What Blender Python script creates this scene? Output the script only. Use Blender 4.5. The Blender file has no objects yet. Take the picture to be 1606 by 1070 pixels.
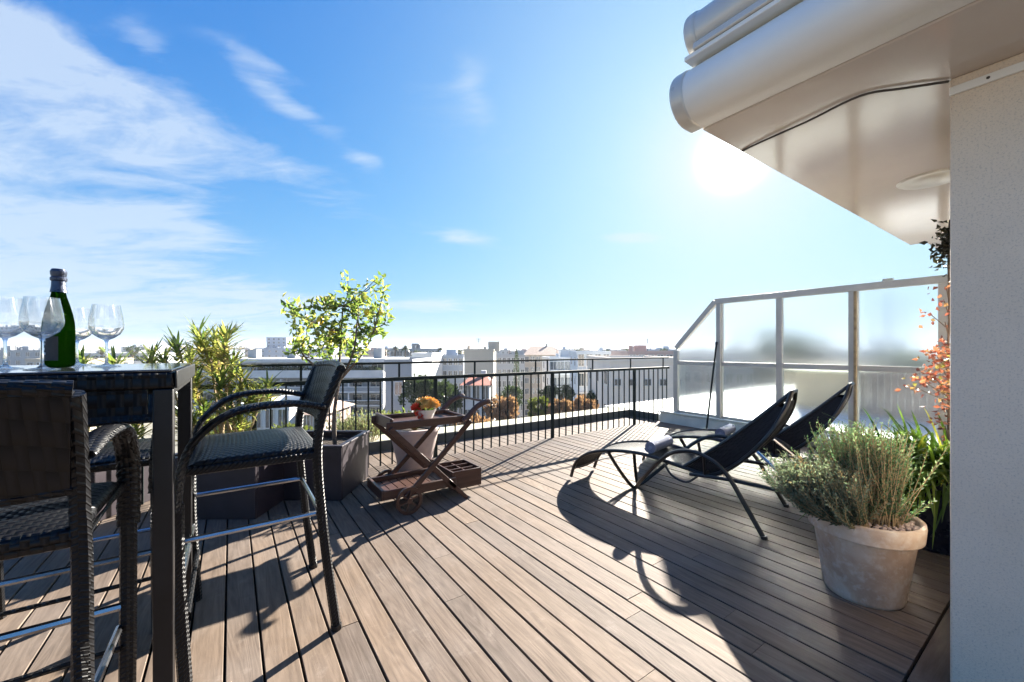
import bpy, bmesh, math, random
from mathutils import Vector, Matrix, noise as mnoise
R = math.radians
rnd = random.Random(7)
scene = bpy.context.scene
COL = scene.collection

# ------------------------------------------------------------------ frame of reference
# x runs along the railing (to the right), y runs along the deck boards (away), z is up, metres
EYE = 1.15; F = 636.0
FX, FY = 0.5693, 0.8221            # view direction on the ground
RX, RY = 0.8221, -0.5693           # to the right
def cw(lat, d, z=0.0): return Vector((d*FX+lat*RX, d*FY+lat*RY, z))
def at(px, d, py=None, z=0.0):
    lat = (px-803)/F*d
    if py is not None: z = EYE-(py-548)/F*d
    return cw(lat, d, z)
SUN_AZ = math.atan2(0.893, 0.449)  # from +y towards +x
SUN_EL = R(22.7)
SUN = Vector((math.sin(SUN_AZ)*math.cos(SUN_EL), math.cos(SUN_AZ)*math.cos(SUN_EL), math.sin(SUN_EL)))

# ------------------------------------------------------------------ tagging
def tag(o, label=None, cat=None, group=None, kind=None):
    if label: o['label'] = label
    if cat: o['category'] = cat
    if group: o['group'] = group
    if kind: o['kind'] = kind
    return o
def empty(name, loc=(0,0,0), rz=0.0, label=None, cat=None, group=None):
    o = bpy.data.objects.new(name, None); COL.objects.link(o)
    o.location = loc; o.rotation_euler = (0,0,rz); o.empty_display_size = .1
    tag(o, label, cat, group); return o
def copy_tree(o, parent=None):
    c = o.copy(); COL.objects.link(c); c.parent = parent
    for ch in list(o.children): copy_tree(ch, c)
    return c

# ------------------------------------------------------------------ mesh builder
class MB:
    def __init__(s): s.v=[]; s.f=[]; s.t=[]; s.cur=0.0
    def add(s, vs, fs, M=None, tint=None):
        b=len(s.v)
        for p in vs:
            p=Vector(p)
            s.v.append(tuple(M@p) if M is not None else tuple(p))
        t = s.cur if tint is None else tint
        for f in fs: s.f.append(tuple(i+b for i in f)); s.t.append(t)
        return s
    def box(s, x0,x1,y0,y1,z0,z1, M=None, tint=None):
        vs=[(x0,y0,z0),(x1,y0,z0),(x1,y1,z0),(x0,y1,z0),(x0,y0,z1),(x1,y0,z1),(x1,y1,z1),(x0,y1,z1)]
        fs=[(0,3,2,1),(4,5,6,7),(0,1,5,4),(1,2,6,5),(2,3,7,6),(3,0,4,7)]
        return s.add(vs,fs,M,tint)
    def beam(s, p0,p1,w,h,up=(0,0,1)):
        p0=Vector(p0);p1=Vector(p1);d=(p1-p0).normalized();u=Vector(up)
        if abs(d.dot(u))>.98: u=Vector((0,1,0))
        a=d.cross(u).normalized();b=a.cross(d).normalized()
        vs=[]
        for p in (p0,p1):
            for (i,j) in ((-1,-1),(1,-1),(1,1),(-1,1)): vs.append(p+a*i*w/2+b*j*h/2)
        return s.add(vs,[(0,1,2,3),(7,6,5,4),(0,4,5,1),(1,5,6,2),(2,6,7,3),(3,7,4,0)])
    def tube(s, pts, r, n=8, h=None, up=(0,0,1), rib=None, caps=True):
        pts=[Vector(p) for p in pts]; rs=r if isinstance(r,(list,tuple)) else [r]*len(pts)
        vs=[];fs=[];u0=Vector(up)
        for i,p in enumerate(pts):
            t=(pts[min(i+1,len(pts)-1)]-pts[max(i-1,0)]).normalized()
            u=u0
            if abs(t.dot(u))>.995: u=Vector((0,1,0)) if abs(u0.y)<.5 else Vector((1,0,0))
            a=t.cross(u).normalized();b=a.cross(t).normalized()
            if i>0 and a.dot(pa)<0 : a=-a;b=-b
            pa=a
            k=1.0+(rib if (rib and i%2) else 0)
            for j in range(n):
                an=2*math.pi*j/n
                vs.append(p+a*math.cos(an)*rs[i]*k+b*math.sin(an)*(rs[i]*h if h else rs[i])*k)
        for i in range(len(pts)-1):
            for j in range(n):
                k=(j+1)%n
                fs.append((i*n+j,i*n+k,(i+1)*n+k,(i+1)*n+j))
        if caps:
            fs.append(tuple(range(n-1,-1,-1))); fs.append(tuple((len(pts)-1)*n+j for j in range(n)))
        return s.add(vs,fs)
    def lathe(s, prof, n=24, c=(0,0,0), M=None):
        vs=[];fs=[];c=Vector(c)
        for (r,z) in prof:
            for j in range(n):
                a=2*math.pi*j/n; vs.append(c+Vector((r*math.cos(a),r*math.sin(a),z)))
        for i in range(len(prof)-1):
            for j in range(n):
                k=(j+1)%n; fs.append((i*n+j,i*n+k,(i+1)*n+k,(i+1)*n+j))
        return s.add(vs,fs,M)
    def prism_y(s, poly, y0,y1):     # poly of (x,z) extruded along y
        n=len(poly); vs=[(x,y0,z) for x,z in poly]+[(x,y1,z) for x,z in poly]
        fs=[(i,(i+1)%n,n+(i+1)%n,n+i) for i in range(n)]+[tuple(range(n-1,-1,-1)),tuple(range(n,2*n))]
        return s.add(vs,fs)
    def ball(s, c, r, n=8, m=6, sc=(1,1,1), tint=None):
        vs=[];fs=[];c=Vector(c)
        for i in range(m+1):
            ph=math.pi*i/m
            for j in range(n):
                a=2*math.pi*j/n
                vs.append(c+Vector((r*sc[0]*math.sin(ph)*math.cos(a),r*sc[1]*math.sin(ph)*math.sin(a),r*sc[2]*math.cos(ph))))
        for i in range(m):
            for j in range(n):
                k=(j+1)%n; fs.append((i*n+j,(i+1)*n+j,(i+1)*n+k,i*n+k))
        return s.add(vs,fs,None,tint)
    def leaf(s, p, d, L, w, tint, curl=.25, nrm=None):
        d=Vector(d).normalized(); r=Vector((rnd.gauss(0,1),rnd.gauss(0,1),rnd.gauss(0,1))) if nrm is None else Vector(nrm)
        a=d.cross(r)
        if a.length<1e-4: a=d.cross(Vector((0,0,1)))+Vector((1e-3,0,0))
        a.normalize(); n=a.cross(d); p=Vector(p)
        m=p+d*L*.45+n*L*curl*.3; e=p+d*L-n*L*curl*.4
        return s.add([p,m+a*w/2,e,m-a*w/2],[(0,1,2),(0,2,3)],None,tint)
    def strap(s, p, d, L, w, tint, droop=.3, k=4):
        d=Vector(d).normalized(); a=d.cross(Vector((0,0,1)))
        if a.length<.05: a=Vector((1,0,0))
        a.normalize(); p=Vector(p); vs=[];fs=[]
        for i in range(k+1):
            t=i/k; ww=w*(1-t)**.6*(.55+.9*t if t<.5 else 1)/2+.0004
            q=p+d*L*t+Vector((0,0,-droop*L*t*t)); vs+= [q-a*ww,q+a*ww+Vector((0,0,ww*.3))]
        for i in range(k): fs.append((2*i,2*i+1,2*i+3,2*i+2))
        return s.add(vs,fs,None,tint)
    def build(s, name, mat, parent=None, smooth=True, bevel=0, ang=38):
        me=bpy.data.meshes.new(name); me.from_pydata(s.v,[],s.f); me.materials.append(mat)
        at_=me.attributes.new('tint','FLOAT','FACE'); at_.data.foreach_set('value',s.t)
        if smooth:
            me.polygons.foreach_set('use_smooth',[True]*len(me.polygons)); me.set_sharp_from_angle(angle=R(ang))
        me.update()
        o=bpy.data.objects.new(name,me); COL.objects.link(o)
        if parent is not None: o.parent=parent
        if bevel:
            m=o.modifiers.new('bevel','BEVEL'); m.width=bevel; m.segments=2; m.limit_method='ANGLE'; m.angle_limit=R(40)
        return o
def spline(pts, k=6):
    pts=[Vector(p) for p in pts]; out=[]
    for i in range(len(pts)-1):
        p0=pts[max(i-1,0)];p1=pts[i];p2=pts[i+1];p3=pts[min(i+2,len(pts)-1)]
        for j in range(k):
            t=j/k
            out.append(.5*((2*p1)+(-p0+p2)*t+(2*p0-5*p1+4*p2-p3)*t*t+(-p0+3*p1-3*p2+p3)*t**3))
    out.append(pts[-1]); return out

# ------------------------------------------------------------------ materials
class NT:
    def __init__(s, name):
        s.m=bpy.data.materials.new(name); s.m.use_nodes=True; s.t=s.m.node_tree; s.t.nodes.clear()
        s.out=s.n('ShaderNodeOutputMaterial')
    def n(s, typ, **kw):
        nd=s.t.nodes.new(typ)
        for k,v in kw.items(): setattr(nd,k,v)
        return nd
    def l(s,a,b): s.t.links.new(a,b)
    def math(s,op,a,b=None,c=None,clamp=False):
        nd=s.n('ShaderNodeMath',operation=op); nd.use_clamp=clamp
        for i,x in enumerate((a,b,c)):
            if x is None: continue
            if isinstance(x,(int,float)): nd.inputs[i].default_value=x
            else: s.l(x,nd.inputs[i])
        return nd.outputs[0]
    def mix(s,f,a,b,mode='MIX'):
        nd=s.n('ShaderNodeMix',data_type='RGBA',blend_type=mode)
        for sock,x in ((nd.inputs[0],f),(nd.inputs[6],a),(nd.inputs[7],b)):
            if isinstance(x,(int,float)): sock.default_value=x
            elif isinstance(x,(tuple,list)): sock.default_value=(x[0],x[1],x[2],1)
            else: s.l(x,sock)
        return nd.outputs[2]
    def coords(s,scale=(1,1,1),out='Object'):
        tc=s.n('ShaderNodeTexCoord'); mp=s.n('ShaderNodeMapping'); s.l(tc.outputs[out],mp.inputs[0]); mp.inputs['Scale'].default_value=scale
        return mp.outputs[0]
    def noise(s,vec,scale,detail=4,rough=.55,dist=0):
        nd=s.n('ShaderNodeTexNoise'); nd.inputs['Scale'].default_value=scale; nd.inputs['Detail'].default_value=detail
        nd.inputs['Roughness'].default_value=rough; nd.inputs['Distortion'].default_value=dist; s.l(vec,nd.inputs[0]); return nd.outputs[0]
    def ramp(s,f,stops):
        nd=s.n('ShaderNodeValToRGB'); s.l(f,nd.inputs[0]); e=nd.color_ramp.elements
        while len(e)<len(stops): e.new(.5)
        for i,(p,c) in enumerate(stops): e[i].position=p; e[i].color=(c[0],c[1],c[2],1) if isinstance(c,(tuple,list)) else (c,c,c,1)
        return nd.outputs[0]
    def attr(s,name='tint'):
        nd=s.n('ShaderNodeAttribute'); nd.attribute_name=name; return nd.outputs['Fac']
    def bump(s,h,strength=.3,dist=.01):
        nd=s.n('ShaderNodeBump'); nd.inputs['Strength'].default_value=strength; nd.inputs['Distance'].default_value=dist; s.l(h,nd.inputs['Height']); return nd.outputs[0]
    def bsdf(s,col,rough=.5,metal=0,nrm=None,spec=.5,**kw):
        b=s.n('ShaderNodeBsdfPrincipled')
        for sock,x in ((b.inputs['Base Color'],col),(b.inputs['Roughness'],rough),(b.inputs['Metallic'],metal)):
            if isinstance(x,(int,float)): sock.default_value=x
            elif isinstance(x,(tuple,list)): sock.default_value=(x[0],x[1],x[2],1)
            else: s.l(x,sock)
        b.inputs['Specular IOR Level'].default_value=spec
        for k,v in kw.items(): b.inputs[k.replace('_',' ')].default_value=v
        if nrm is not None: s.l(nrm,b.inputs['Normal'])
        return b.outputs[0]
    def done(s,sh): s.l(sh,s.out.inputs[0]); return s.m

def mat(name,col,rough=.5,metal=0,var=.18,scale=6,bump=.15,bscale=60,bdist=.003,spec=.5,coord='Object',**kw):
    t=NT(name); v=t.coords(out=coord)
    n1=t.noise(v,scale,5,.6); n2=t.noise(v,bscale,3)
    dark=tuple(c*(1-var) for c in col); lite=tuple(min(1,c*(1+var)) for c in col)
    c=t.mix(t.math('MULTIPLY_ADD',n1,2.2,-.6,clamp=True),dark,lite)
    rr=t.math('MULTIPLY_ADD',n1,.2,rough-.1,clamp=True)
    return t.done(t.bsdf(c,rr,metal,t.bump(n2,bump,bdist) if bump else None,spec,**kw))

def mat_leaf(name,stops,trans=.35,rough=.45,scale=8):
    t=NT(name); a=t.attr(); c=t.ramp(a,stops)
    n=t.noise(t.coords(),scale,3); c=t.mix(t.math('MULTIPLY',n,.35),c,tuple(x*.5 for x in stops[0][1]))
    b=t.bsdf(c,rough,spec=.4)
    tr=t.n('ShaderNodeBsdfTranslucent'); t.l(t.mix(.5,c,t.mix(1,c,(1.25,1.3,.6),'MULTIPLY')),tr.inputs[0])
    mx=t.n('ShaderNodeMixShader'); mx.inputs[0].default_value=trans; t.l(b,mx.inputs[1]); t.l(tr.outputs[0],mx.inputs[2])
    return t.done(mx.outputs[0])

def mat_wicker(name,fu,col=(.018,.016,.017),wide=1.0,strength=.9,rough=.33):
    t=NT(name); tc=t.n('ShaderNodeTexCoord'); sp=t.n('ShaderNodeSeparateXYZ'); t.l(tc.outputs['Object'],sp.inputs[0])
    x,y,z=sp.outputs
    u=t.math('MULTIPLY',t.math('ADD',x,t.math('MULTIPLY',z,.0)),fu)
    v=t.math('MULTIPLY',t.math('ADD',y,z),fu*wide)
    fl=t.math('ADD',t.math('FLOOR',u),t.math('FLOOR',v))
    chk=t.math('MODULO',t.math('ABSOLUTE',fl),2.0)
    hu=t.math('ABSOLUTE',t.math('SINE',t.math('MULTIPLY',u,math.pi)))
    hv=t.math('ABSOLUTE',t.math('SINE',t.math('MULTIPLY',v,math.pi)))
    h=t.math('ADD',t.math('MULTIPLY',hu,chk),t.math('MULTIPLY',hv,t.math('SUBTRACT',1.0,chk)))
    n=t.noise(t.coords(),14,4)
    c=t.mix(h,tuple(q*.35 for q in col),t.mix(n,tuple(q*1.0 for q in col),tuple(q*2.1 for q in col)))
    return t.done(t.bsdf(c,t.math('MULTIPLY_ADD',n,.15,rough-.02),0,t.bump(h,strength*.65,.005),.26))

def mat_wood(name,c0,c1,axis='y',sc=1.0,rough=.5,attr=False,bump=.3):
    t=NT(name); s3={'x':(1.2,14,14),'y':(14,1.2,14),'z':(14,14,1.2)}[axis]; s3=tuple(q*sc for q in s3)
    v=t.coords(s3)
    if attr:
        off=t.n('ShaderNodeVectorMath',operation='ADD'); t.l(v,off.inputs[0]); cb=t.n('ShaderNodeCombineXYZ')
        t.l(t.math('MULTIPLY',t.attr(),37.0),cb.inputs[0]); t.l(t.math('MULTIPLY',t.attr(),91.0),cb.inputs[1]); t.l(cb.outputs[0],off.inputs[1]); v=off.outputs[0]
    g=t.noise(v,1.6,7,.62,1.1); g2=t.noise(v,5,5,.7,.4)
    if attr:   # cathedral grain: contour lines of a slowly varying field stretched along the board
        fld=t.noise(v,.55,2,.5,.6); rg=t.math('PINGPONG',t.math('MULTIPLY',fld,16.0),.5); g=t.math('ADD',t.math('MULTIPLY',g,.62),t.math('MULTIPLY',rg,.26))
    f=t.math('ADD',t.math('MULTIPLY',g,.75),t.math('MULTIPLY',g2,.35))
    c=t.ramp(f,[(.30,c0),(.52,tuple((a+b)/2 for a,b in zip(c0,c1))),(.74,c1)])
    if attr: 
        a=t.attr(); c=t.mix(1,c,t.ramp(a,[(0,(.76,.77,.80)),(.3,(.92,.91,.91)),(.7,(1.0,.96,.91)),(1,(1.10,1.04,.96))]),'MULTIPLY')
        st=t.noise(t.coords(),1.1,5,.65); c=t.mix(t.math('MULTIPLY_ADD',st,2.2,-.95,clamp=True),c,t.mix(.6,c,(.225,.20,.185)))
        st2=t.noise(t.coords(),9,6,.7); c=t.mix(t.math('MULTIPLY_ADD',st2,3.,-1.75,clamp=True),c,t.mix(.35,c,(.42,.37,.33)))
        rr=t.math('MULTIPLY_ADD',st,.35,rough-.2,clamp=True)
    else: rr=rough
    return t.done(t.bsdf(c,rr,0,t.bump(f,bump,.004),.11 if attr else .35))

M={}
M['deck']=mat_wood('deck_wood',(.088,.067,.053),(.232,.182,.145),'y',1.0,.74,True,.35)
M['border']=mat_wood('border_wood',(.065,.048,.038),(.20,.15,.115),'x',1.0,.5,True,.3)
M['under']=mat('under_deck',(.012,.010,.009),.9)
M['wicker']=mat_wicker('black_wicker',70,(.0032,.0036,.0050))
M['wicker_wide']=mat_wicker('black_wicker_wide',56,(.0030,.0034,.0048),.5)
M['weave_arm']=mat_wicker('wrapped_wicker',55,(.0042,.0044,.0055),2.2,1.0,.3)
M['darkmetal']=mat('dark_bronze_metal',(.014,.013,.014),.4,.5,.2,8,.08)
M['steel']=mat('brushed_steel',(.42,.43,.46),.22,1,.1,8,.05)
M['glasstop']=mat('smoked_glass_top',(.03,.032,.036),.08,0,.1,3,0,spec=.8)
M['rail']=mat('dark_green_railing_paint',(.014,.021,.020),.7,0,.2,9,.1,spec=.15)
M['kerb']=mat('dark_kerb_membrane',(.060,.068,.066),.6,0,.35,2.5,.4,30)
M['ledge']=mat('mossy_white_ledge',(.36,.35,.25),.9,0,.45,2.2,.5,18,.01)
M['whitepaint']=mat('cream_painted_metal',(.44,.43,.39),.5,0,.14,3,.08)
M['block']=mat('pale_green_painted_concrete',(.56,.60,.55),.7,0,.16,3,.3,40)
M['roofwhite']=mat('white_roof_membrane',(.78,.78,.76),.8,0,.1,.8,.3,12,.01)
M['planter']=mat('dark_plum_planter',(.020,.014,.020),.45,0,.35,5,.15,50)
M['navy']=mat('navy_glazed_pot',(.008,.012,.032),.28,0,.2,5,.05)
M['soil']=mat('potting_soil',(.045,.03,.02),.95,0,.5,25,1,90,.02)
M['stonepot']=mat('pinkish_stone_pot',(.44,.35,.32),.8,0,.2,5,.3,40)
M['teak']=mat_wood('reddish_brown_teak',(.028,.013,.010),(.085,.042,.030),'x',1.5,.38,False,.2)
M['fabric']=mat_wicker('black_sling_fabric',120,(.006,.006,.008),1.0,.5,.75)
M['blacktube']=mat('black_tube',(.014,.013,.014),.32,.2,.2,9,.04)
M['towel']=mat('grey_blue_towel',(.15,.17,.24),.95,0,.15,20,.8,140,.006)
M['cushion']=mat('blue_grey_cushion',(.22,.25,.33),.9,0,.15,20,.4,120)
M['bark']=mat('grey_brown_bark',(.13,.095,.07),.9,0,.35,18,.8,50,.01)
M['stem']=mat('tan_stem',(.30,.22,.12),.8,0,.35,18,.6,50,.006)
M['lemon']=mat('lemon_skin',(.82,.58,.03),.4,0,.12,12,.3,200,.001)
M['ceramic']=mat('white_ceramic',(.75,.72,.66),.25,0,.05,8,.05)
M['red']=mat('red_petal',(.75,.07,.03),.55,0,.25,20,.1)
M['yellow']=mat('peach_yellow_petal',(.85,.50,.16),.55,0,.25,20,.1)
M['whitegloss']=mat('white_gloss_soffit',(.60,.54,.485),.12,0,.08,1.2,.04,5,.01)
M['awning']=mat('cream_aluminium_awning',(.60,.58,.54),.3,.15,.08,2,.04)
M['gutter']=mat('white_gutter',(.80,.79,.75),.35,0,.05,2,.04)
M['seal']=mat('dark_rubber_seal',(.06,.05,.045),.7)
# pale sandy render on the house wall
def mat_wall():
    t=NT('sandy_wall_render'); v=t.coords()
    a=t.noise(v,2.2,6,.6); b=t.noise(v,170,3,.8); sp=t.noise(v,420,2,.5)
    c=t.mix(t.math('MULTIPLY_ADD',a,2,-.5,clamp=True),(.70,.59,.47),(.82,.70,.57))
    c=t.mix(t.math('MULTIPLY_ADD',b,4,-2.1,clamp=True),c,(.40,.35,.31))
    h=t.math('ADD',t.math('ADD',b,t.math('MULTIPLY',sp,.6)),t.math('MULTIPLY',t.noise(v,7,5,.6,1.2),2.6))
    return t.done(t.bsdf(c,.92,0,t.bump(h,.55,.004),.3))
M['wall']=mat_wall()
def mat_terracotta():
    t=NT('weathered_clay'); v=t.coords()
    a=t.noise(v,5,6,.65,.6); b=t.noise(v,26,5,.6)
    c=t.ramp(a,[(.3,(.33,.23,.17)),(.5,(.46,.35,.27)),(.68,(.54,.47,.40))])
    c=t.mix(t.math('MULTIPLY_ADD',b,3,-1.5,clamp=True),c,(.60,.56,.52))
    return t.done(t.bsdf(c,.85,0,t.bump(b,.35,.004),.3))
M['clay']=mat_terracotta()
def mat_glass(name,col=(1,1,1),rough=0.0,ior=1.45,transp=0.0):
    t=NT(name); g=t.n('ShaderNodeBsdfGlass'); g.inputs['Color'].default_value=(*col,1); g.inputs['Roughness'].default_value=rough; g.inputs['IOR'].default_value=ior
    if transp<=0: return t.done(g.outputs[0])
    tr=t.n('ShaderNodeBsdfTransparent'); tr.inputs[0].default_value=(*[min(1,c*1.0) for c in col],1)
    mx=t.n('ShaderNodeMixShader'); mx.inputs[0].default_value=transp; t.l(g.outputs[0],mx.inputs[1]); t.l(tr.outputs[0],mx.inputs[2])
    return t.done(mx.outputs[0])
M['clear']=mat_glass('clear_glass',(1,1,1),0,1.47,.12)
M['bottle']=mat_glass('green_bottle_glass',(.05,.135,.02),0,1.33,.08)
M['screen']=mat_glass('hammered_screen_glass',(.93,.96,.97),.30,1.14,.22)
M['lowscreen']=mat_glass('lower_screen_glass',(.86,.90,.90),.22,1.15,.40)
M['foil']=mat('dark_foil',(.06,.07,.10),.3,.8,.3,60,.5,120)
M['badge']=mat('oval_metal_badge',(.75,.75,.74),.25,.7,.05)
M['ink']=mat('label_black',(.02,.02,.025),.5)
M['inklight']=mat('label_silver',(.55,.56,.6),.4)
L={}
L['lemon']=mat_leaf('lemon_leaf',[(0,(.05,.10,.03)),(.4,(.15,.23,.055)),(.75,(.36,.42,.11)),(1,(.66,.56,.18))],.55)
L['dracaena']=mat_leaf('strap_leaf',[(0,(.045,.095,.04)),(.4,(.15,.22,.06)),(.75,(.42,.42,.13)),(1,(.62,.46,.24))],.55)
L['lily']=mat_leaf('lily_leaf',[(0,(.03,.085,.015)),(.6,(.12,.22,.025)),(1,(.55,.52,.07))],.55)
L['lavender']=mat_leaf('lavender_leaf',[(0,(.05,.075,.055)),(.5,(.15,.20,.145)),(.85,(.28,.33,.25)),(1,(.30,.21,.13))],.35,.7)
L['rosemary']=mat_leaf('rosemary_leaf',[(0,(.03,.065,.04)),(.6,(.10,.19,.095)),(1,(.27,.36,.21))],.35,.6)
L['vine']=mat_leaf('vine_leaf',[(0,(.10,.035,.03)),(.4,(.30,.08,.06)),(.8,(.42,.20,.13)),(1,(.25,.26,.06))],.35)
L['dark']=mat_leaf('dark_leaf',[(0,(.02,.02,.014)),(1,(.06,.055,.03))],.2)
L['grey']=mat_leaf('grey_shrub_leaf',[(0,(.12,.15,.08)),(1,(.38,.42,.25))],.5,.6)
L['tree']=mat_leaf('tree_leaf',[(0,(.025,.045,.018)),(1,(.075,.11,.035))],.25)
L['olive']=mat_leaf('olive_tree_leaf',[(0,(.07,.09,.02)),(1,(.20,.23,.05))],.3)
L['autumn']=mat_leaf('autumn_tree_leaf',[(0,(.20,.11,.07)),(1,(.46,.28,.17))],.3)
HAZE=.00025
# ------------------------------------------------------------------ world, sun, camera
EXPO = 2.6
def sky_world():
    w=bpy.data.worlds.new('World'); scene.world=w; w.use_nodes=True
    t=NT.__new__(NT); t.t=w.node_tree; t.t.nodes.clear()
    out=t.n('ShaderNodeOutputWorld'); bg=t.n('ShaderNodeBackground'); t.l(bg.outputs[0],out.inputs[0])
    sk=t.n('ShaderNodeTexSky'); sk.sky_type='NISHITA'; sk.sun_disc=False
    sk.sun_elevation=SUN_EL; sk.sun_rotation=SUN_AZ; sk.air_density=1.0; sk.dust_density=.7; sk.ozone_density=2.2; sk.altitude=50
    tc=t.n('ShaderNodeTexCoord'); d=tc.outputs['Generated']
    sp=t.n('ShaderNodeSeparateXYZ'); t.l(d,sp.inputs[0]); x,y,z=sp.outputs
    # azimuth measured clockwise from the direction of view of the terrace, elevation above the horizon
    fw=t.math('ADD',t.math('MULTIPLY',x,FX),t.math('MULTIPLY',y,FY)); rt=t.math('ADD',t.math('MULTIPLY',x,RX),t.math('MULTIPLY',y,RY))
    az=t.math('ARCTAN2',rt,fw); el=t.math('ARCSINE',z)
    # cirrus: streaked noise on a high flat sheet
    zz=t.math('MAXIMUM',t.math('ADD',z,.12),.03)
    cb=t.n('ShaderNodeCombineXYZ'); t.l(t.math('DIVIDE',rt,zz),cb.inputs[0]); t.l(t.math('DIVIDE',fw,zz),cb.inputs[1])
    mp=t.n('ShaderNodeMapping'); t.l(cb.outputs[0],mp.inputs[0]); mp.inputs['Rotation'].default_value=(0,0,R(24)); mp.inputs['Scale'].default_value=(.95,1.9,1)
    n1=t.noise(mp.outputs[0],1.3,9,.60,1.0); 
    mp2=t.n('ShaderNodeMapping'); t.l(cb.outputs[0],mp2.inputs[0]); mp2.inputs['Rotation'].default_value=(0,0,R(10)); mp2.inputs['Scale'].default_value=(2.0,4.0,1)
    n2=t.noise(mp2.outputs[0],1.8,8,.68,.6)
    wisp=t.math('ADD',t.math('MULTIPLY',n1,.75),t.math('MULTIPLY',n2,.32))
    def blob(px,py,sx,sy,rot,amp):
        r=(px-803)/F; v=(548-py)/F; a0=math.atan(r); e0=math.atan(v*math.cos(a0)); sx/=F; sy/=F; c,s_=math.cos(R(rot)),math.sin(R(rot))
        da=t.math('SUBTRACT',az,a0); de=t.math('SUBTRACT',el,e0)
        u=t.math('ADD',t.math('MULTIPLY',da,c/sx),t.math('MULTIPLY',de,s_/sx)); q=t.math('ADD',t.math('MULTIPLY',da,-s_/sy),t.math('MULTIPLY',de,c/sy))
        g=t.math('ADD',t.math('MULTIPLY',u,u),t.math('MULTIPLY',q,q))
        return t.math('MULTIPLY',t.math('EXPONENT',t.math('MULTIPLY',g,-1)),amp)
    bl=None
    for b in ((40,110,135,42,-26,1.15),(185,178,95,34,-27,.9),(330,225,150,30,-20,.62),(470,262,130,30,-16,.6),(30,305,130,38,-12,1.1),(210,340,110,26,-7,1.0),
              (60,425,210,30,-5,.85),(300,452,190,22,-4,.8),(60,490,420,26,-1,.7),(470,172,75,16,-22,.55),(415,98,55,11,-10,.75),(225,62,50,22,-34,.6),(572,250,38,13,-8,.8),(410,140,60,16,-24,.5),
              (735,372,70,13,-4,1.0),(990,373,50,9,-5,1.1),(690,478,100,11,0,1.0),(745,140,30,70,35,.45),(620,110,150,60,-20,.35),(-260,120,150,60,-20,.9),(-260,380,150,90,-8,.9)):
        g=blob(*b); bl=g if bl is None else t.math('ADD',bl,g)
    cl=t.math('MULTIPLY',t.math('SUBTRACT',t.math('ADD',wisp,t.math('MULTIPLY',t.math('MINIMUM',bl,1.1),.26)),.625),4.6,clamp=True)
    cl=t.math('MULTIPLY',cl,t.math('MULTIPLY',bl,1.5,clamp=True)); cl=t.math('POWER',cl,1.15)
    # brightening around the sun and towards the horizon (dusty air)
    vm=t.n('ShaderNodeVectorMath',operation='DOT_PRODUCT'); t.l(d,vm.inputs[0]); vm.inputs[1].default_value=SUN
    cs=t.math('MAXIMUM',vm.outputs['Value'],0.0)
    g1=t.math('MULTIPLY',t.math('POWER',cs,1500.0),30.0); g2=t.math('MULTIPLY',t.math('POWER',cs,95.0),.6); g3=t.math('MULTIPLY',t.math('POWER',cs,6.0),.60)
    glow=g1; aur=t.math('ADD',g2,g3,clamp=True)
    hz=t.math('EXPONENT',t.math('MULTIPLY',t.math('MAXIMUM',el,0),-5.5))
    base=t.mix(1,sk.outputs[0],(SK[0],SK[1],SK[2]),'MULTIPLY')
    den=t.n('ShaderNodeVectorMath',operation='MULTIPLY_ADD'); t.l(base,den.inputs[0]); den.inputs[1].default_value=(1/KS,)*3; den.inputs[2].default_value=(1,1,1)
    dv=t.n('ShaderNodeVectorMath',operation='DIVIDE'); t.l(base,dv.inputs[0]); t.l(den.outputs[0],dv.inputs[1]); base=dv.outputs[0]
    base=t.mix(t.math('MULTIPLY',hz,.92),base,HZC)
    base=t.mix(t.math('MULTIPLY',cl,.70),base,CLC)
    base=t.mix(aur,base,(2.9,3.45,3.85))
    cg=t.n('ShaderNodeCombineColor'); t.l(glow,cg.inputs[0]); t.l(glow,cg.inputs[1]); t.l(t.math('MULTIPLY',glow,.97),cg.inputs[2])
    base=t.mix(1,base,cg.outputs[0],'ADD')
    base=t.mix(1,base,(.92,.91,.92),'MULTIPLY')
    t.l(base,bg.inputs[0]); bg.inputs[1].default_value=.05; w.cycles.sampling_method='MANUAL'; w.cycles.sample_map_resolution=512
SK=(.13,.66,1.95); KS=5.1; HZC=(1.95,2.6,3.2); CLC=(2.55,3.05,3.6)
sky_world()
sl=bpy.data.lights.new('sun','SUN'); sl.energy=5.0; sl.angle=R(.55); sl.color=(1,.93,.82)
so=bpy.data.objects.new('sun',sl); COL.objects.link(so); so.rotation_euler=SUN.to_track_quat('Z','Y').to_euler()
cam=bpy.data.cameras.new('camera'); co=bpy.data.objects.new('camera',cam); COL.objects.link(co); scene.camera=co
cam.sensor_width=36; cam.lens=36*F/1606; cam.shift_y=13/1606; cam.clip_start=.05; cam.clip_end=20000
co.location=(0,0,EYE); co.rotation_euler=(R(90),0,-math.atan2(FX,FY))
vs=scene.view_settings; vs.view_transform='Standard'; vs.look='None'; vs.exposure=EXPO; vs.gamma=1; vs.use_curve_mapping=False

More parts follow.
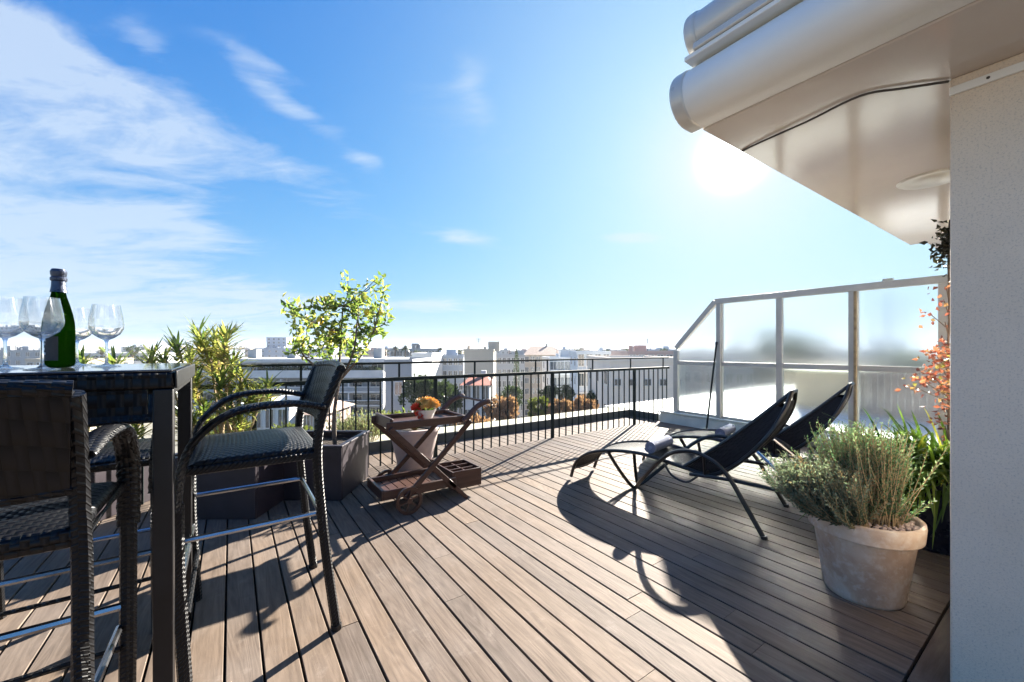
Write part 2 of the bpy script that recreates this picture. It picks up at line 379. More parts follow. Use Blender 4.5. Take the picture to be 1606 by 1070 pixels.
# ------------------------------------------------------------------ deck
PITCH=.1163; X0=-.0200
def deck():
    mb=MB(); k0=int((-7.5-X0)/PITCH); k1=int((5.62-X0)/PITCH)
    for k in range(k0,k1+1):
        xa=X0+k*PITCH+.0042; xb=xa+PITCH-.0084; r=random.Random(k*13+5)
        y=-4.0 if xb<1.93 else .386
        yend=4.60; first=True
        while y<yend-.01:
            ln=r.uniform(.6,3.0) if first else r.choice((2.1,2.7,3.3)); first=False
            y2=min(y+ln,yend); 
            if yend-y2<.3: y2=yend
            dz=r.uniform(-.0012,.0012); tn=r.random()
            # slightly rounded board: chamfered top edges
            c=.002; pr=[(xa,-.024),(xb,-.024),(xb,-c+dz),(xb-c,dz),(xa+c,dz),(xa,-c+dz)]
            n=len(pr); vs_=[(a,y+.0012,b) for a,b in pr]+[(a,y2-.0012,b) for a,b in pr]
            fs=[(i,(i+1)%n,n+(i+1)%n,n+i) for i in range(n)]+[tuple(range(n-1,-1,-1)),tuple(range(n,2*n))]
            mb.add(vs_,fs,None,tn); y=y2
    o=mb.build('deck',M['deck'],smooth=False); tag(o,kind='structure')
    mb=MB(); mb.cur=.6; x=1.93
    for ln in (1.9,1.9): mb.box(x+.002,x+ln-.002,.284,.378,-.024,0,tint=rnd.random()); x+=ln
    o=mb.build('deck_border',M['border'],bevel=.003,smooth=False); tag(o,kind='structure')
    mb=MB(); mb.box(-7.6,5.75,-4.1,4.62,-.4,-.05); o=mb.build('terrace_slab',M['under'],smooth=False); tag(o,kind='structure')
deck()
def kerbs():
    t=empty('parapet_kerb',(0,4.61,0),label='low dark kerb with pale mossy ledge running behind the railing',cat='kerb')
    mb=MB(); mb.box(-7.5,5.72,0,.03,-.05,.112); mb.box(5.66,5.70,-.55,0,-.05,.112); mb.build('upstand',M['kerb'],t,bevel=.006)
    mb=MB(); mb.box(-7.5,5.78,.032,.40,-.3,.105); mb.build('ledge',M['ledge'],t,bevel=.01)
    mb=MB(); mb.box(-7.5,5.76,.402,.46,-.6,.06); mb.build('outer_edge',M['ledge'],t,bevel=.01)
kerbs()
t=empty('roof_box',(8.4,3.3,.0),0,'low beige rendered wall on the white roof seen through the third glass pane','wall')
MB().box(0,1.6,-1.05,0,.08,.74).build('render',mat('beige_render',(.50,.43,.32),.9,0,.15,1.5,.2,30),t,bevel=.01)
MB().box(-.03,1.63,-1.08,.03,.742,.78).build('coping',M['ledge'],t,bevel=.005)
t=empty('mesh_fence',(8.3,2.2,.0),0,'grey wire mesh fence panel on the white roof behind the right-hand glass pane','fence')
MB().box(.06,.09,-5,.0,.085,.80).build('backing_board',mat('pinkish_grey_board',(.42,.36,.34),.9,0,.25,2,.2,30),t)
mb=MB()
for i in range(64): mb.box(.03,.042,-.01-i*.078,-.002-i*.078,.085,.86)
for i in range(11): mb.box(.043,.05,-5,0,.10+i*.075,.106+i*.075)
mb.build('wire_mesh',M['steel'],t,smooth=False)
for i in range(4): MB().box(.0,.028,-.04-i*1.6,-.0-i*1.6,.085,.90).build('post',M['steel'],t)
# neighbouring white roof beyond the screen
mb=MB(); mb.box(5.79,13.0,-6,5.30,-.4,.085); o=mb.build('neighbouring_roof',M['roofwhite'],smooth=False); tag(o,kind='structure')

# ------------------------------------------------------------------ railing
def railing():
    RYY=4.03
    t=empty('railing',(0,RYY,0),label='long dark metal balustrade with thin upright bars across the terrace edge',cat='railing')
    x0,x1=-7.5,5.93
    MB().box(x0,x1,-.024,.024,.832,.868).build('handrail',M['rail'],t,bevel=.006)
    MB().tube([(x0,0,1.012),(x1,0,1.012)],.011,10).build('upper_rail',M['rail'],t)
    p=(5.065-3.43)/14.0; bars=MB(); posts=[]; i0=int((x0-3.43)/p)
    cnt=0; objs=[]
    k=i0
    xs=[3.43+p*j for j in range(i0,int((x1-3.43)/p)+1)]
    for j,x in zip(range(i0,int((x1-3.43)/p)+1),xs):
        if j%14==0:
            MB().box(x-.018,x+.018,-.018,.018,-.03,.832).build('post',M['rail'],t,bevel=.003)
        else: objs.append(x)
    near=[x for x in objs if x>-3.0][:99]; rest=[x for x in objs if x not in near]
    src=None
    for x in near:
        if src is None: src=MB().box(-.0065,.0065,-.0065,.0065,-.02,.832).build('baluster',M['rail'],t,smooth=False); o=src
        else: o=src.copy(); COL.objects.link(o); o.parent=t
        o.location=(x,0,0)
    if rest:
        mb=MB()
        for x in rest: mb.box(x-.0065,x+.0065,-.0065,.0065,-.02,.832)
        tag(mb.build('balusters',M['rail'],t,smooth=False),kind='stuff')
    # short stubs carrying the thin upper rail
    src=None
    for px in (472,626,744.6,840,858.5,929.5,989,1040,300,120):
        r=(px-803)/F; d=RYY/(FY+r*RY)
        if d<0: continue
        x=d*(FX+r*RX)
        MB().box(x-.009,x+.009,-.006,.006,.868,1.003).build('rail_stub',M['rail'],t,smooth=False)
railing()

# ------------------------------------------------------------------ glass screen on its block
def screen():
    XB=5.60
    t=empty('plinth',(XB,3.96,0),label='low pale green painted plinth under the glass screen',cat='plinth')
    MB().box(0,.17,-4.6,0,-.02,.155).build('block',M['block'],t,bevel=.012)
    MB().box(-.02,.19,-4.6,.015,.157,.180).build('coping',M['block'],t,bevel=.006)
    XS=XB+.07
    def yof(px):
        r=(px-803)/F; d=XS/(FX+r*RX); return d*(FY+r*RY), d
    y0,d0=yof(1061); y1,d1=yof(1129); y2,d2=yof(1223); y3,d3=yof(1339); y4,d4=yof(1480)
    zt=EYE+(548-474)/F*d1+.01; zm=EYE-(569-548)/F*d0
    t=empty('glass_screen',(XS,y0,0),label='tall cream framed glass windbreak with one sloping end panel',cat='glass screen')
    ys=[y-y0 for y in (y0,y1,y2,y3,y4)]; zb=.183
    def post(y,za,zb_,w=.075): return MB().box(-.03,.03,y-w/2,y+w/2,za,zb_)
    post(0,zb,1.135).build('post',M['whitepaint'],t,bevel=.004)
    for i,y in enumerate(ys[1:]): post(y,zb,zt-.035,.085 if i in (0,2) else .07).build('post',M['whitepaint'],t,bevel=.004)
    ye=ys[-1]-1.2
    MB().box(-.036,.036,ye,ys[1]+.06,zt-.035,zt+.04).build('top_rail',M['whitepaint'],t,bevel=.005)
    mb=MB(); mb.beam((0,ys[1]+.06,zt),(0,-.0,1.165),.07,.07); mb.build('sloping_rail',M['whitepaint'],t,bevel=.005)
    segs=list(zip(ys,ys[1:]+[ye]))
    for i,(a,b) in enumerate(segs):
        hi,lo=max(a,b)-.04,min(a,b)+.04
        MB().box(-.026,.026,lo,hi,zm-.03,zm+.03).build('middle_rail',M['whitepaint'],t,bevel=.003)
        MB().box(-.026,.026,lo,hi,zb,zb+.035).build('sill',M['whitepaint'],t,bevel=.003)
        MB().box(-.004,.004,lo-.01,hi+.01,zb+.03,zm-.028).build('pane',M['lowscreen'],t,smooth=False)
        if i==0:
            m=MB(); yb=lo; z_hi=zt-.05; P=[(yb-.01,zm+.025),(hi+.0,zm+.025),(hi+.0,1.12),(yb-.01,z_hi)]
            vs_=[(-.004,a_,b_) for a_,b_ in P]+[(.004,a_,b_) for a_,b_ in P]
            m.add(vs_,[(0,1,2,3),(7,6,5,4),(0,4,5,1),(1,5,6,2),(2,6,7,3),(3,7,4,0)]); m.build('pane',M['screen'],t,smooth=False)
        else: MB().box(-.004,.004,lo-.01,hi+.01,zm+.028,zt-.03).build('pane',M['screen'],t,smooth=False)
    yc,_=yof(1393); MB().box(-.03,.03,yc-y0-.04,yc-y0+.04,zt+.04,zt+.065).build('bracket',M['whitepaint'],t,bevel=.003)
    # brown weathered stays in front of the two wider posts
    for y in (ys[1],ys[3]): MB().box(-.055,-.031,y-.035,y-.012,zb,zt-.04).build('stay',M['stem'] if y==ys[3] else M['whitepaint'],t,bevel=.002)
screen()
# leaning pole
b=Vector((5.14,2.94,0)); p=Vector((5.60,3.045,1.235))
t=empty('pole',b,label='thin dark pole leaning against the glass screen behind the sunloungers',cat='pole')
MB().tube([(0,0,0),(p-b)],.013,8).build('shaft',M['rail'],t)
MB().tube([(p-b)*.985,(p-b)*1.012],.018,8).build('grip',M['blacktube'],t)

# ------------------------------------------------------------------ house wall and roof on the right
WX,WY=1.98,.282
t=empty('house_wall',(WX,WY,0),label='sandy rendered house wall at the right edge of the terrace',cat='wall')
MB().box(0,3.4,-4.6,0,-.05,2.055).build('wall_render',M['wall'],t,bevel=.006)
MB().box(-.012,-.001,-4.6,.0,1.995,2.022).build('top_trim',M['gutter'],t,bevel=.002)
for y in (-.085,-.17,-.45): MB().tube([(-.0135,y,2.009),(-.0115,y,2.009)],.0045,8).build('screw',M['seal'],t)
def roof():
    Z=2.055; XE,YE=1.60,.93
    t=empty('roof_overhang',(XE,YE,Z),label='glossy pale roof overhang with gutter above the house wall',cat='roof')
    mb=MB(); mb.box(0,3.25,-6,0,.0,.10); mb.build('soffit',M['whitegloss'],t,bevel=.006)
    mb=MB(); mb.box(3.25,4.3,-6,-.10,.0,.09); mb.build('soffit_extension',M['whitegloss'],t,bevel=.006)
    mb=MB(); mb.box(.02,4.3,-6,-.02,.102,.30); mb.build('roof_edge',M['awning'],t,bevel=.01)
    # gutter profile swept along y
    pr=[(-.005,0.004),(-.055,.004)]+[(-.055-.105*math.sin(a),.109-.105*math.cos(a)) for a in [math.pi*i/14 for i in range(1,14)]]+[(-.055,.214),(-.005,.215)]
    MB().prism_y(pr,-6,-.01).build('gutter',M['gutter'],t,ang=32)
    pc=[(x*1.04,z*1.03-.003) for x,z in pr]
    MB().prism_y(pc,-.012,.045).build('gutter_cap',M['awning'],t,bevel=.008,ang=32)
    MB().box(-.148,-.006,-6,-.012,.2151,.232).build('drip_edge',M['gutter'],t,bevel=.003)
    # cable and seam on the soffit
    pts=spline([(.38,-.645,-.006),(.30,-.55,-.008),(.235,-.45,-.006),(.26,-.28,-.010),(.29,-.09,-.006),(.31,-.01,-.004)],6)
    MB().tube(pts,.004,6).build('cable',M['seal'],t)
    MB().lathe([(.0,-.012),(.085,-.012),(.095,-.006),(.13,-.008),(.14,-.001),(.14,.01)],28,(1.46,-.43,0)).build('ceiling_vent',M['awning'],t)
    t=empty('rolled_awning',(XE,YE,Z),label='rolled up cream awning cassette mounted above the gutter',cat='awning')
    cx,cz,r=-.075,.325,.085
    n=20; pr=[(cx+r*math.cos(2*math.pi*i/n),cz+r*math.sin(2*math.pi*i/n)) for i in range(n)]
    MB().prism_y(pr,-6,-.06).build('cassette',M['awning'],t,ang=30)
    pr2=[(cx+(r+.006)*math.cos(2*math.pi*i/n),cz+(r+.006)*math.sin(2*math.pi*i/n)) for i in range(n)]
    MB().prism_y(pr2,-.06,-.015).build('end_cap',M['awning'],t,bevel=.01,ang=30)
    MB().box(-.155,.03,-6,-.05,.2335,.262).build('front_bar',M['awning'],t,bevel=.006)
    MB().box(-.12,.018,-6,-.055,.2625,.2815).build('fabric_edge',M['seal'],t)
    for y in (-.5,-2.2): MB().box(-.10,.03,y-.03,y+.03,.2335,.25).build('bracket',M['steel'],t,bevel=.003)
roof()
# ------------------------------------------------------------------ bar chairs
def make_chair(side_z, label, loc, rz, grp='black wicker bar chairs round the table', front_z=.35):
    t=empty('bar_chair',loc,rz,label,'bar chair',grp)
    # seat: slightly domed woven slab
    mb=MB(); nx,ny=10,10; W=.27
    def zt(u,v): return .755+.018*(1-abs(u)**3)*(1-abs(v)**3)-(.012 if v>.85 else 0)
    vs_=[];fs=[]
    for j in range(ny+1):
        for i in range(nx+1):
            u=-1+2*i/nx; v=-1+2*j/ny; w=W*(1-.10*(v*.5+.5)*0)
            vs_.append((u*w,v*.215,zt(u,v)))
    m=len(vs_)
    for j in range(ny+1):
        for i in range(nx+1):
            u=-1+2*i/nx; v=-1+2*j/ny
            vs_.append((u*W,v*.215,.722))
    for j in range(ny):
        for i in range(nx):
            a=j*(nx+1)+i; fs.append((a,a+1,a+nx+2,a+nx+1)); fs.append((m+a,m+a+nx+1,m+a+nx+2,m+a+1))
    for i in range(nx):
        fs.append((i,m+i,m+i+1,i+1)); a=ny*(nx+1)+i; fs.append((a,a+1,m+a+1,m+a))
    for j in range(ny):
        a=j*(nx+1); fs.append((a,a+nx+1,m+a+nx+1,m+a)); a+=nx; fs.append((a,m+a,m+a+nx+1,a+nx+1))
    mb.add(vs_,fs); mb.build('seat',M['wicker'],t,bevel=.012)
    MB().tube([(-.275,-.20,.725),(-.275,.21,.725),(.275,.21,.725),(.275,-.20,.725),(-.275,-.20,.725)],.016,8).build('seat_frame',M['weave_arm'],t)
    # backrest: curved panel leaning back
    mb=MB(); nx,nz=10,10; vs_=[];fs=[]
    def bp(u,w): 
        z=.845+.218*w; y=-.215-.075*w-.03*(1-u*u); x=u*(.262+.018*w); return x,y,z+.012*(1-u*u)*w
    for side in (0,1):
        for j in range(nz+1):
            for i in range(nx+1):
                x,y,z=bp(-1+2*i/nx,j/nz); vs_.append((x,y+(.014 if side else -.014),z))
    m=(nx+1)*(nz+1)
    for j in range(nz):
        for i in range(nx):
            a=j*(nx+1)+i; fs.append((a,a+1,a+nx+2,a+nx+1)); fs.append((m+a,m+a+nx+1,m+a+nx+2,m+a+1))
    for i in range(nx):
        fs.append((i,m+i,m+i+1,i+1)); a=nz*(nx+1)+i; fs.append((a,a+1,m+a+1,m+a))
    for j in range(nz):
        a=j*(nx+1); fs.append((a,a+nx+1,m+a+nx+1,m+a)); a+=nx; fs.append((a,m+a,m+a+nx+1,a+nx+1))
    mb.add(vs_,fs); mb.build('backrest',M['wicker_wide'],t)
    pts=[bp(-1+2*i/10,1.0) for i in range(11)]
    MB().tube([(x,y,z+.004) for x,y,z in pts],.019,8).build('top_rail',M['weave_arm'],t)
    pts=[bp(-1+2*i/10,0.0) for i in range(11)]
    MB().tube([(x,y,z) for x,y,z in pts],.016,8).build('lower_rail',M['weave_arm'],t)
    for s in (-1,1):
        pts=spline([(s*.280,-.285,1.058),(s*.274,-.235,.93),(s*.272,-.205,.80),(s*.276,-.205,.62),(s*.282,-.235,.30),(s*.285,-.272,.0)],5)
        MB().tube(pts,.0185,8).build('rear_leg',M['weave_arm'],t)
        pts=spline([(s*.276,-.225,.915),(s*.288,-.10,.94),(s*.292,.07,.925),(s*.290,.175,.85),(s*.287,.222,.75),(s*.284,.238,.60)],9)
        MB().tube(pts,.027,10,h=.5,rib=.09,up=(0,.35,1)).build('armrest',M['weave_arm'],t)
        pts=spline([(s*.284,.238,.62),(s*.284,.236,.40),(s*.284,.226,.2),(s*.284,.215,.0)],4)
        MB().tube(pts,.021,8).build('front_leg',M['weave_arm'],t)
        MB().tube([(s*.262,-.21,side_z),(s*.266,.22,side_z)],.010,8).build('stretcher',M['steel'],t)
        MB().tube([(s*.285,-.272,-.001),(s*.285,-.270,.018)],.022,8).build('foot_cap',M['blacktube'],t)
    MB().tube([(-.27,.23,front_z),(.27,.23,front_z)],.0125,8).build('footrest',M['steel'],t)
    MB().tube([(-.27,.21,front_z-.12),(.27,.21,front_z-.12)],.009,8).build('front_brace',M['weave_arm'],t)
    MB().tube([(-.265,-.212,side_z),(.265,-.212,side_z)],.010,8).build('rear_stretcher',M['steel'],t)
    return t
make_chair(.485,'black wicker bar chair at the right end of the bar table',(.085,2.07,0),R(90))
make_chair(.29,'black wicker bar chair seen from behind on the near side of the table',(-.550,1.50,0),R(0))
make_chair(.29,'black wicker bar chair tucked under the far side of the table, mostly hidden',(-.53,2.40,0),R(180)).scale=(1,1,.955)

# ------------------------------------------------------------------ bar table
def table():
    x0,x1,y0,y1=-1.85,-.135,1.524,2.23; H=1.092
    t=empty('bar_table',((x0+x1)/2,(y0+y1)/2,0),label='tall black wicker bar table with a smoked glass top and square metal legs',cat='table')
    hx,hy=(x1-x0)/2,(y1-y0)/2
    MB().box(-hx,hx,-hy,hy,H-.055,H-.008).build('table_frame',M['wicker_wide'],t,bevel=.008)
    MB().box(-hx+.006,hx-.006,-hy+.006,hy-.006,H-.0075,H).build('glass_top',M['glasstop'],t,bevel=.003)
    for s in (-1,1): MB().box(-hx+.06,hx-.06,s*(hy-.012)-.006,s*(hy-.012)+.006,H-.125,H-.056).build('apron',M['wicker_wide'],t)
    for s in (-1,1): MB().box(s*(hx-.012)-.006,s*(hx-.012)+.006,-hy+.06,hy-.06,H-.075,H-.056).build('apron',M['darkmetal'],t)
    MB().box(hx+.0005,hx+.006,-hy,hy,H-.055,H-.004).build('end_trim',M['whitepaint'] if False else M['darkmetal'],t,bevel=.002)
    for sx in (-1,1):
        for sy in (-1,1):
            cx,cy=sx*(hx-.026),sy*(hy-.026)
            MB().box(cx-.023,cx+.023,cy-.023,cy+.023,0,H-.056).build('leg',M['darkmetal'],t,bevel=.004)
    n=20; cx=-.444-(x0+x1)/2; vs_=[(cx+.018*math.cos(2*math.pi*i/n),-hy-.003,1.064+.011*math.sin(2*math.pi*i/n)) for i in range(n)]
    vs2=[(a,-hy+.002,c) for a,b,c in vs_]
    MB().add(vs_+vs2,[tuple(range(n-1,-1,-1))]+[(i,(i+1)%n,n+(i+1)%n,n+i) for i in range(n)]).build('badge',M['badge'],t)
table()
TZ=1.0925
def glass(px,d,label,s=1.0):
    p=at(px,d); t=empty('wine_glass',(p.x,p.y,TZ),0,label,'wine glass','wine glasses on the bar table')
    o=[(.0,.003),(.036,.0015),(.037,.0),(.0,.0)]
    prof=[(.0,.0),(.036,.0),(.0365,.0015),(.012,.005),(.0045,.012),(.0036,.03),(.0036,.078),(.006,.088),(.020,.096),(.034,.108),(.0425,.126),(.0440,.140),(.0415,.165),(.037,.190),(.0345,.206),
          (.0337,.206),(.0362,.190),(.0407,.165),(.0432,.140),(.0417,.127),(.033,.1095),(.019,.0975),(.0,.094)]
    MB().lathe([(r*s,z*s) for r,z in prof],32).build('bowl_and_stem',M['clear'],t,ang=60)
glass(8,1.20,'wine glass at the left edge of the photo, left of the bottle',1.02)
glass(66,1.165,'wine glass standing just in front of the champagne bottle')
glass(121,1.46,'wine glass half hidden behind the champagne bottle')
glass(167,1.36,'wine glass standing alone right of the champagne bottle')
def bottle():
    p=at(92,1.30); t=empty('champagne_bottle',(p.x,p.y,TZ),R(20),'green champagne bottle with dark foil neck standing on the bar table','bottle')
    k=.310/.30
    prof=[(.0,.004),(.030,.0),(.0395,.004),(.042,.012),(.042,.115),(.0405,.140),(.036,.165),(.029,.192),(.021,.218),(.0165,.240),(.0150,.262),(.0150,.285),(.0,.286)]
    MB().lathe([(r*.88,z*k) for r,z in prof],36).build('glass_body',M['bottle'],t,ang=60)
    f=[(.0195,.232),(.0166,.250),(.0158,.266),(.0190,.269),(.0195,.276),(.0165,.280),(.0185,.288),(.0190,.296),(.0150,.304),(.0,.306)]
    MB().lathe([(r*.95+.0012,z*k) for r,z in f],24).build('foil_neck',M['foil'],t,ang=25)
    # curved label on the left-hand side with short pale marks
    def arc(a0,a1,z0,z1,r,name,m):
        n=14; vs_=[];fs=[]
        for i in range(n+1):
            a=R(a0+(a1-a0)*i/n); vs_+= [(r*math.cos(a),r*math.sin(a),z0),(r*math.cos(a),r*math.sin(a),z1)]
        for i in range(n): fs.append((2*i,2*i+2,2*i+3,2*i+1))
        return MB().add(vs_,fs).build(name,m,t)
    lb=arc(165,262,.022,.098,.0376,'label',M['ink'])
    mk=MB()
    for row,(z,segs) in enumerate(((.086,((176,181),(186,189),(193,199),(204,208),(213,219))),(.074,((178,190),(195,203),(208,216))),(.058,((183,186),(190,197),(201,204),(209,214))),(.044,((176,200),(205,218))),(.032,((180,188),(192,196),(200,211))))):
        for a0,a1 in segs:
            vs_=[];n=3
            for i in range(n+1):
                a=R(a0+(a1-a0)*i/n); vs_+=[(.0380*math.cos(a),.0380*math.sin(a),z-.0035),(.0380*math.cos(a),.0380*math.sin(a),z+.0035)]
            mk.add(vs_,[(2*i,2*i+2,2*i+3,2*i+1) for i in range(n)])
    o=mk.build('lettering',M['inklight'],lb)
bottle()

# ------------------------------------------------------------------ tea trolley
def trolley():
    t=empty('tea_trolley',(1.21,2.98,0),0,'reddish brown wooden tea trolley with spoked wheels and raised handles','trolley')
    T=lambda x,y,z:(x-1.21,y-2.98,z)
    xa,xb,ya,yb=.92,1.50,2.80,3.16
    # upper tray
    mb=MB(); n=7; w=(yb-ya)/n
    for i in range(n): mb.box(xa-1.21+.02,xb-1.21-.02,ya-2.98+i*w+.002,ya-2.98+(i+1)*w-.002,.598,.610)
    mb.build('tray_boards',M['teak'],t)
    for y in (ya,yb): MB().box(xa-1.21-.04,xb-1.21+.03,y-2.98-.012,y-2.98+.012,.585,.640).build('tray_side',M['teak'],t,bevel=.006)
    MB().box(xa-1.21-.012,xa-1.21+.012,ya-2.98,yb-2.98,.585,.665).build('tray_end',M['teak'],t,bevel=.006)
    MB().box(xb-1.21-.012,xb-1.21+.012,ya-2.98,yb-2.98,.585,.635).build('tray_end',M['teak'],t,bevel=.006)
    # lower tray
    mb=MB(); n=8
    for i in range(n):
        x=.88+i*.062; mb.box(x-1.21+.002,x-1.21+.056,ya-2.98+.03,yb-2.98-.03,.125,.137)
    mb.build('lower_boards',M['teak'],t)
    for y in (ya+.01,yb-.01): MB().box(.86-1.21,1.42-1.21,y-2.98-.012,y-2.98+.012,.105,.170).build('lower_side',M['teak'],t,bevel=.006)
    MB().box(.86-1.21-.012,.86-1.21+.012,ya-2.98,yb-2.98,.105,.175).build('lower_end',M['teak'],t,bevel=.006)
    # bottle holder
    bx=MB(); X0_,X1_=1.40-1.21,1.66-1.21; Y0_,Y1_=ya-2.98+.03,yb-2.98-.03
    bx.box(X0_,X0_+.014,Y0_,Y1_,.06,.20); bx.box(X1_-.014,X1_,Y0_,Y1_,.06,.20); bx.box(X0_+.0145,X1_-.0145,Y0_,Y0_+.014,.06,.20); bx.box(X0_+.0145,X1_-.0145,Y1_-.014,Y1_,.06,.20)
    bx.box(X0_+.0145,X1_-.0145,Y0_+.0145,Y1_-.0145,.062,.072)
    bh=bx.build('bottle_holder',M['teak'],t,bevel=.003)
    dv=MB(); 
    for k in (1,2): yy=Y0_+(Y1_-Y0_)*k/3; dv.box(X0_+.015,X1_-.015,yy-.005,yy+.005,.073,.192)
    dv.box((X0_+X1_)/2-.005,(X0_+X1_)/2+.005,Y0_+.015,Y1_-.015,.073,.188); dv.build('divider',M['teak'],bh)
    # crossed legs, the rising one ends in the handle
    for y,s in ((ya-.022,-1),(yb+.022,1)):
        yy=y-2.98
        MB().beam((.90-1.21,yy,.600),(1.40-1.21,yy,.10),.02,.038).build('leg',M['teak'],t,bevel=.004)
        MB().beam((1.34-1.21,yy+s*.0,.165),(1.50-1.21,yy,.0),.02,.032).build('foot',M['teak'],t,bevel=.004)
        yy2=yy-s*.021
        MB().beam((1.00-1.21,yy+s*.021,.10),(1.52-1.21,yy+s*.021,.60),.02,.038).build('leg',M['teak'],t,bevel=.004)
        pts=spline([(1.46-1.21,yy+s*.021,.60),(1.52-1.21,yy+s*.021,.655),(1.58-1.21,yy+s*.021,.705),(1.66-1.21,yy+s*.021,.735),(1.70-1.21,yy+s*.021,.735)],5)
        MB().tube(pts,[.022]*(len(pts)-2)+[.018,.012],8).build('handle',M['teak'],t)
        # spoked wheel
        r=.095; cx=1.02-1.21; cy=yy+s*.045; n=28
        w=MB(); ring=[]
        for i in range(n):
            a=2*math.pi*i/n
            for rr,dy in ((r,-.011),(r,.011),(r-.022,.011),(r-.022,-.011)): ring.append((cx+rr*math.cos(a),cy+dy,r+rr*math.sin(a)))
        fs=[]
        for i in range(n):
            k=(i+1)%n
            for q in range(4): fs.append((i*4+q,i*4+(q+1)%4,k*4+(q+1)%4,k*4+q))
        w.add(ring,fs)
        wh=w.build('wheel',M['teak'],t)
        sp=MB()
        for i in range(6):
            a=math.pi*i/3+.3; sp.beam((cx+.015*math.cos(a),cy,r+.015*math.sin(a)),(cx+(r-.02)*math.cos(a),cy,r+(r-.02)*math.sin(a)),.010,.012,up=(0,1,0))
        sp.build('spokes',M['teak'],wh)
        MB().tube([(cx,cy-.016,r),(cx,cy+.016,r)],.020,12).build('hub',M['teak'],wh)
    MB().tube([(1.02-1.21,ya-2.98-.07,.095),(1.02-1.21,yb-2.98+.07,.095)],.009,8).build('axle',M['darkmetal'],t)
    MB().tube([(1.655-1.21,ya-2.98-.045,.737),(1.655-1.21,yb-2.98+.045,.737)],.010,8).build('crossbar',M['teak'],t)
    MB().beam((1.21-1.21,ya-2.98-.03,.333),(1.21-1.21,yb-2.98+.03,.333),.018,.018).build('pivot_bar',M['teak'],t)
    # flower bowl
    p=at(667,3.09); f=empty('flower_bowl',(p.x,p.y,.6105),0,'white bowl of red and peach flowers standing on the tea trolley','flower bowl')
    MB().lathe([(0,.003),(.045,.0),(.050,.004),(.072,.060),(.086,.085),(.082,.085),(.068,.060),(.0,.05)],28).build('bowl',M['ceramic'],f)
    r_=random.Random(3)
    def bloom(mb,c,R_,n):
        for i in range(n):
            u=r_.uniform(-.2,1); a=r_.uniform(0,6.283); s=math.sqrt(max(0,1-u*u)); dv=Vector((s*math.cos(a),s*math.sin(a),u))
            mb.leaf(Vector(c)+dv*R_*.35,dv+Vector((0,0,.2)),R_*.9,R_*.8,r_.random(),.6)
    A=MB(); B_=MB()
    for lat,dz,rr in ((-.055,.085,.045),(-.03,.05,.04),(-.02,.025,.025)): bloom(A,(lat*RX-.045*FX,lat*RY-.045*FY,dz),rr,46)
    for lat,dp,dz,rr in ((-.035,.03,.12,.045),(.0,.0,.125,.05),(.045,-.02,.115,.05),(.06,.02,.105,.045),(.015,-.045,.10,.04),(.03,.05,.12,.045)): bloom(B_,(lat*RX+dp*FX,lat*RY+dp*FY,dz),rr,46)
    A.build('red_flowers',M['red'],f,smooth=False); B_.build('peach_flowers',M['yellow'],f,smooth=False)
    g=MB(); bloom(g,(0,0,.075),.07,26); g.build('leaves',L['lily'],f,smooth=False)
trolley()

